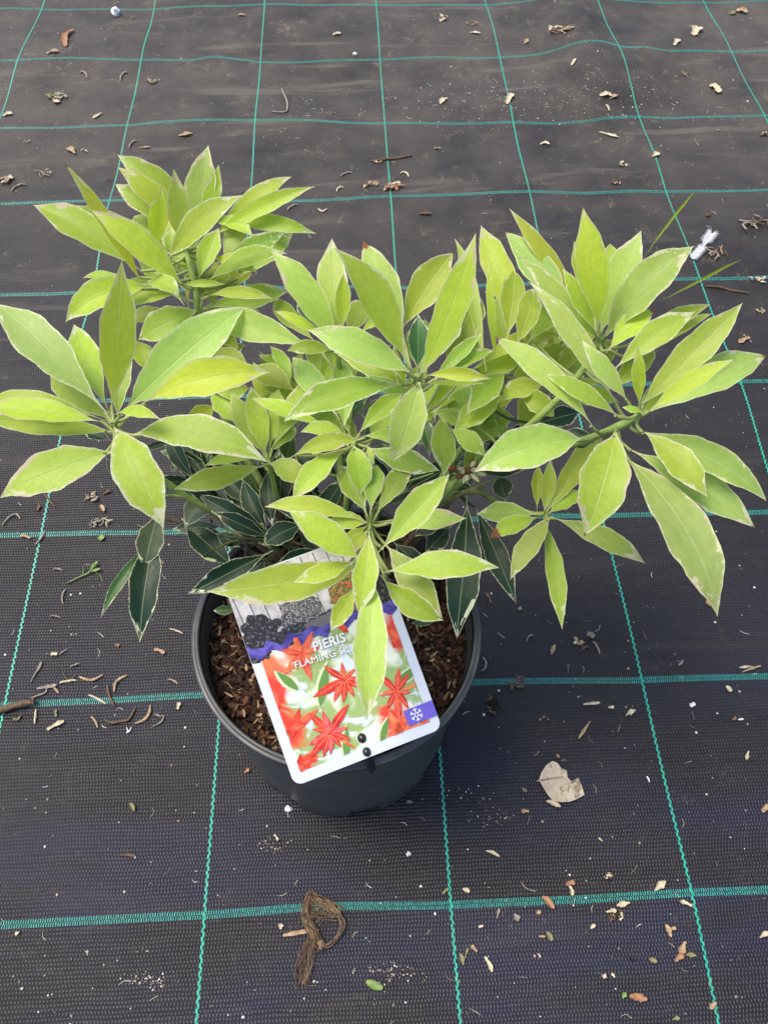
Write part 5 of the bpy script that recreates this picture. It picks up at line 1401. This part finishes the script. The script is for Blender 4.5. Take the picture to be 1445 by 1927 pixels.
# feather
b = MB(); M_fe = simple('white_down', (.72, .74, .80), .8, .2, .05, 200)
Q = smooth([gp(1300, 492, .003), gp(1313, 478, .004), gp(1324, 463, .005), gp(1334, 450, .007)], 8)
b.tube(Q, [.0005-.00001*i for i in range(len(Q))], 5)
rr = random.Random(9)
for i in range(1500):
    t = rr.random(); j = min(len(Q)-1, int(t*(len(Q)-1))); p = Q[j]
    tg = (Q[min(j+1, len(Q)-1)]-Q[max(j-1, 0)]).normalized(); s_ = tg.cross(Vector((0, 0, 1))).normalized()
    sg = rr.choice((-1, 1)); neck = .45 if abs(t-.55) < .10 else 1.
    ln = (.0105 if t > .6 else .0085)*(.55+.5*rr.random())*neck
    d1 = (s_*sg*rr.uniform(.3, 1.3)+tg*rr.uniform(.2, 1.2)).normalized(); e = p+d1*ln+Vector((0, 0, rr.uniform(-.002, .004))); md = (p+e)/2+s_*sg*.0012*rr.random()+Vector((0, 0, .001))
    wd = Vector((-d1.y, d1.x, 0))*.00008
    b.add([p-wd, p+wd, md+wd, md-wd, e+wd*.3, e-wd*.3], [(0, 1, 2, 3), (3, 2, 4, 5)], 0)
finish(b, 'feather', M_fe, 'small fluffy white feather lying right of the shrub', 'feather', None, gp(1320, 465, 0))
# fine white grit, uncountable
b = MB(); rr = random.Random(21)
for i in range(1050):
    px, py = rr.uniform(-20, 1465), rr.uniform(-10, 1940)
    if rr.random() < .25: px, py = 700+rr.gauss(350, 180), rr.gauss(190, 30)
    c0 = gp(px, py, .0004)
    if c0.y > 2.8 or (c0.x-PX)**2+(c0.y-PY)**2 < .0095: continue
    r = rr.choice((.0004, .0005, .0006, .0008, .0012))
    if rr.random() < .72: b.ball(c0, r, r, r*.7, i*.37, .3, rr.choice((0, 0, 1, 1, 2, 3)), 6, 4)
    else:
        a = rr.uniform(0, 6.3); l = rr.uniform(.002, .005); dv = Vector((math.cos(a), math.sin(a), 0))*l
        b.tube([c0-dv, c0+Vector((-dv.y, dv.x, 0))*rr.uniform(-.5, .5), c0+dv], .00022, 4, rr.choice((0, 1, 2)))
for (cx_, cy_, rx_, n_) in ((285, 1845, 22, 60), (740, 1830, 30, 60), (510, 1590, 22, 40), (920, 1540, 22, 40), (880, 1500, 25, 20), (600, 195, 60, 70), (890, 195, 70, 110), (1130, 175, 60, 80), (60, 110, 90, 90), (1050, 190, 70, 60)):
    for i in range(n_):
        c0 = gp(rr.gauss(cx_, rx_), rr.gauss(cy_, rx_*.4), .0003); r = rr.choice((.0002, .0003, .0004, .0006))
        b.ball(c0, r*1.3, r*1.3, r, i, .3, rr.choice((0, 1, 1, 3)), 5, 4)
o = b.build('grit', [MT['white'], MT['pale'], MT['grey'], MT['tan']])
tag(o, 'fine white grit and fibres sprinkled over the fabric', 'grit', kind='stuff')
print('LEAVES', len(ALL), 'OBJ', len(bpy.data.objects))
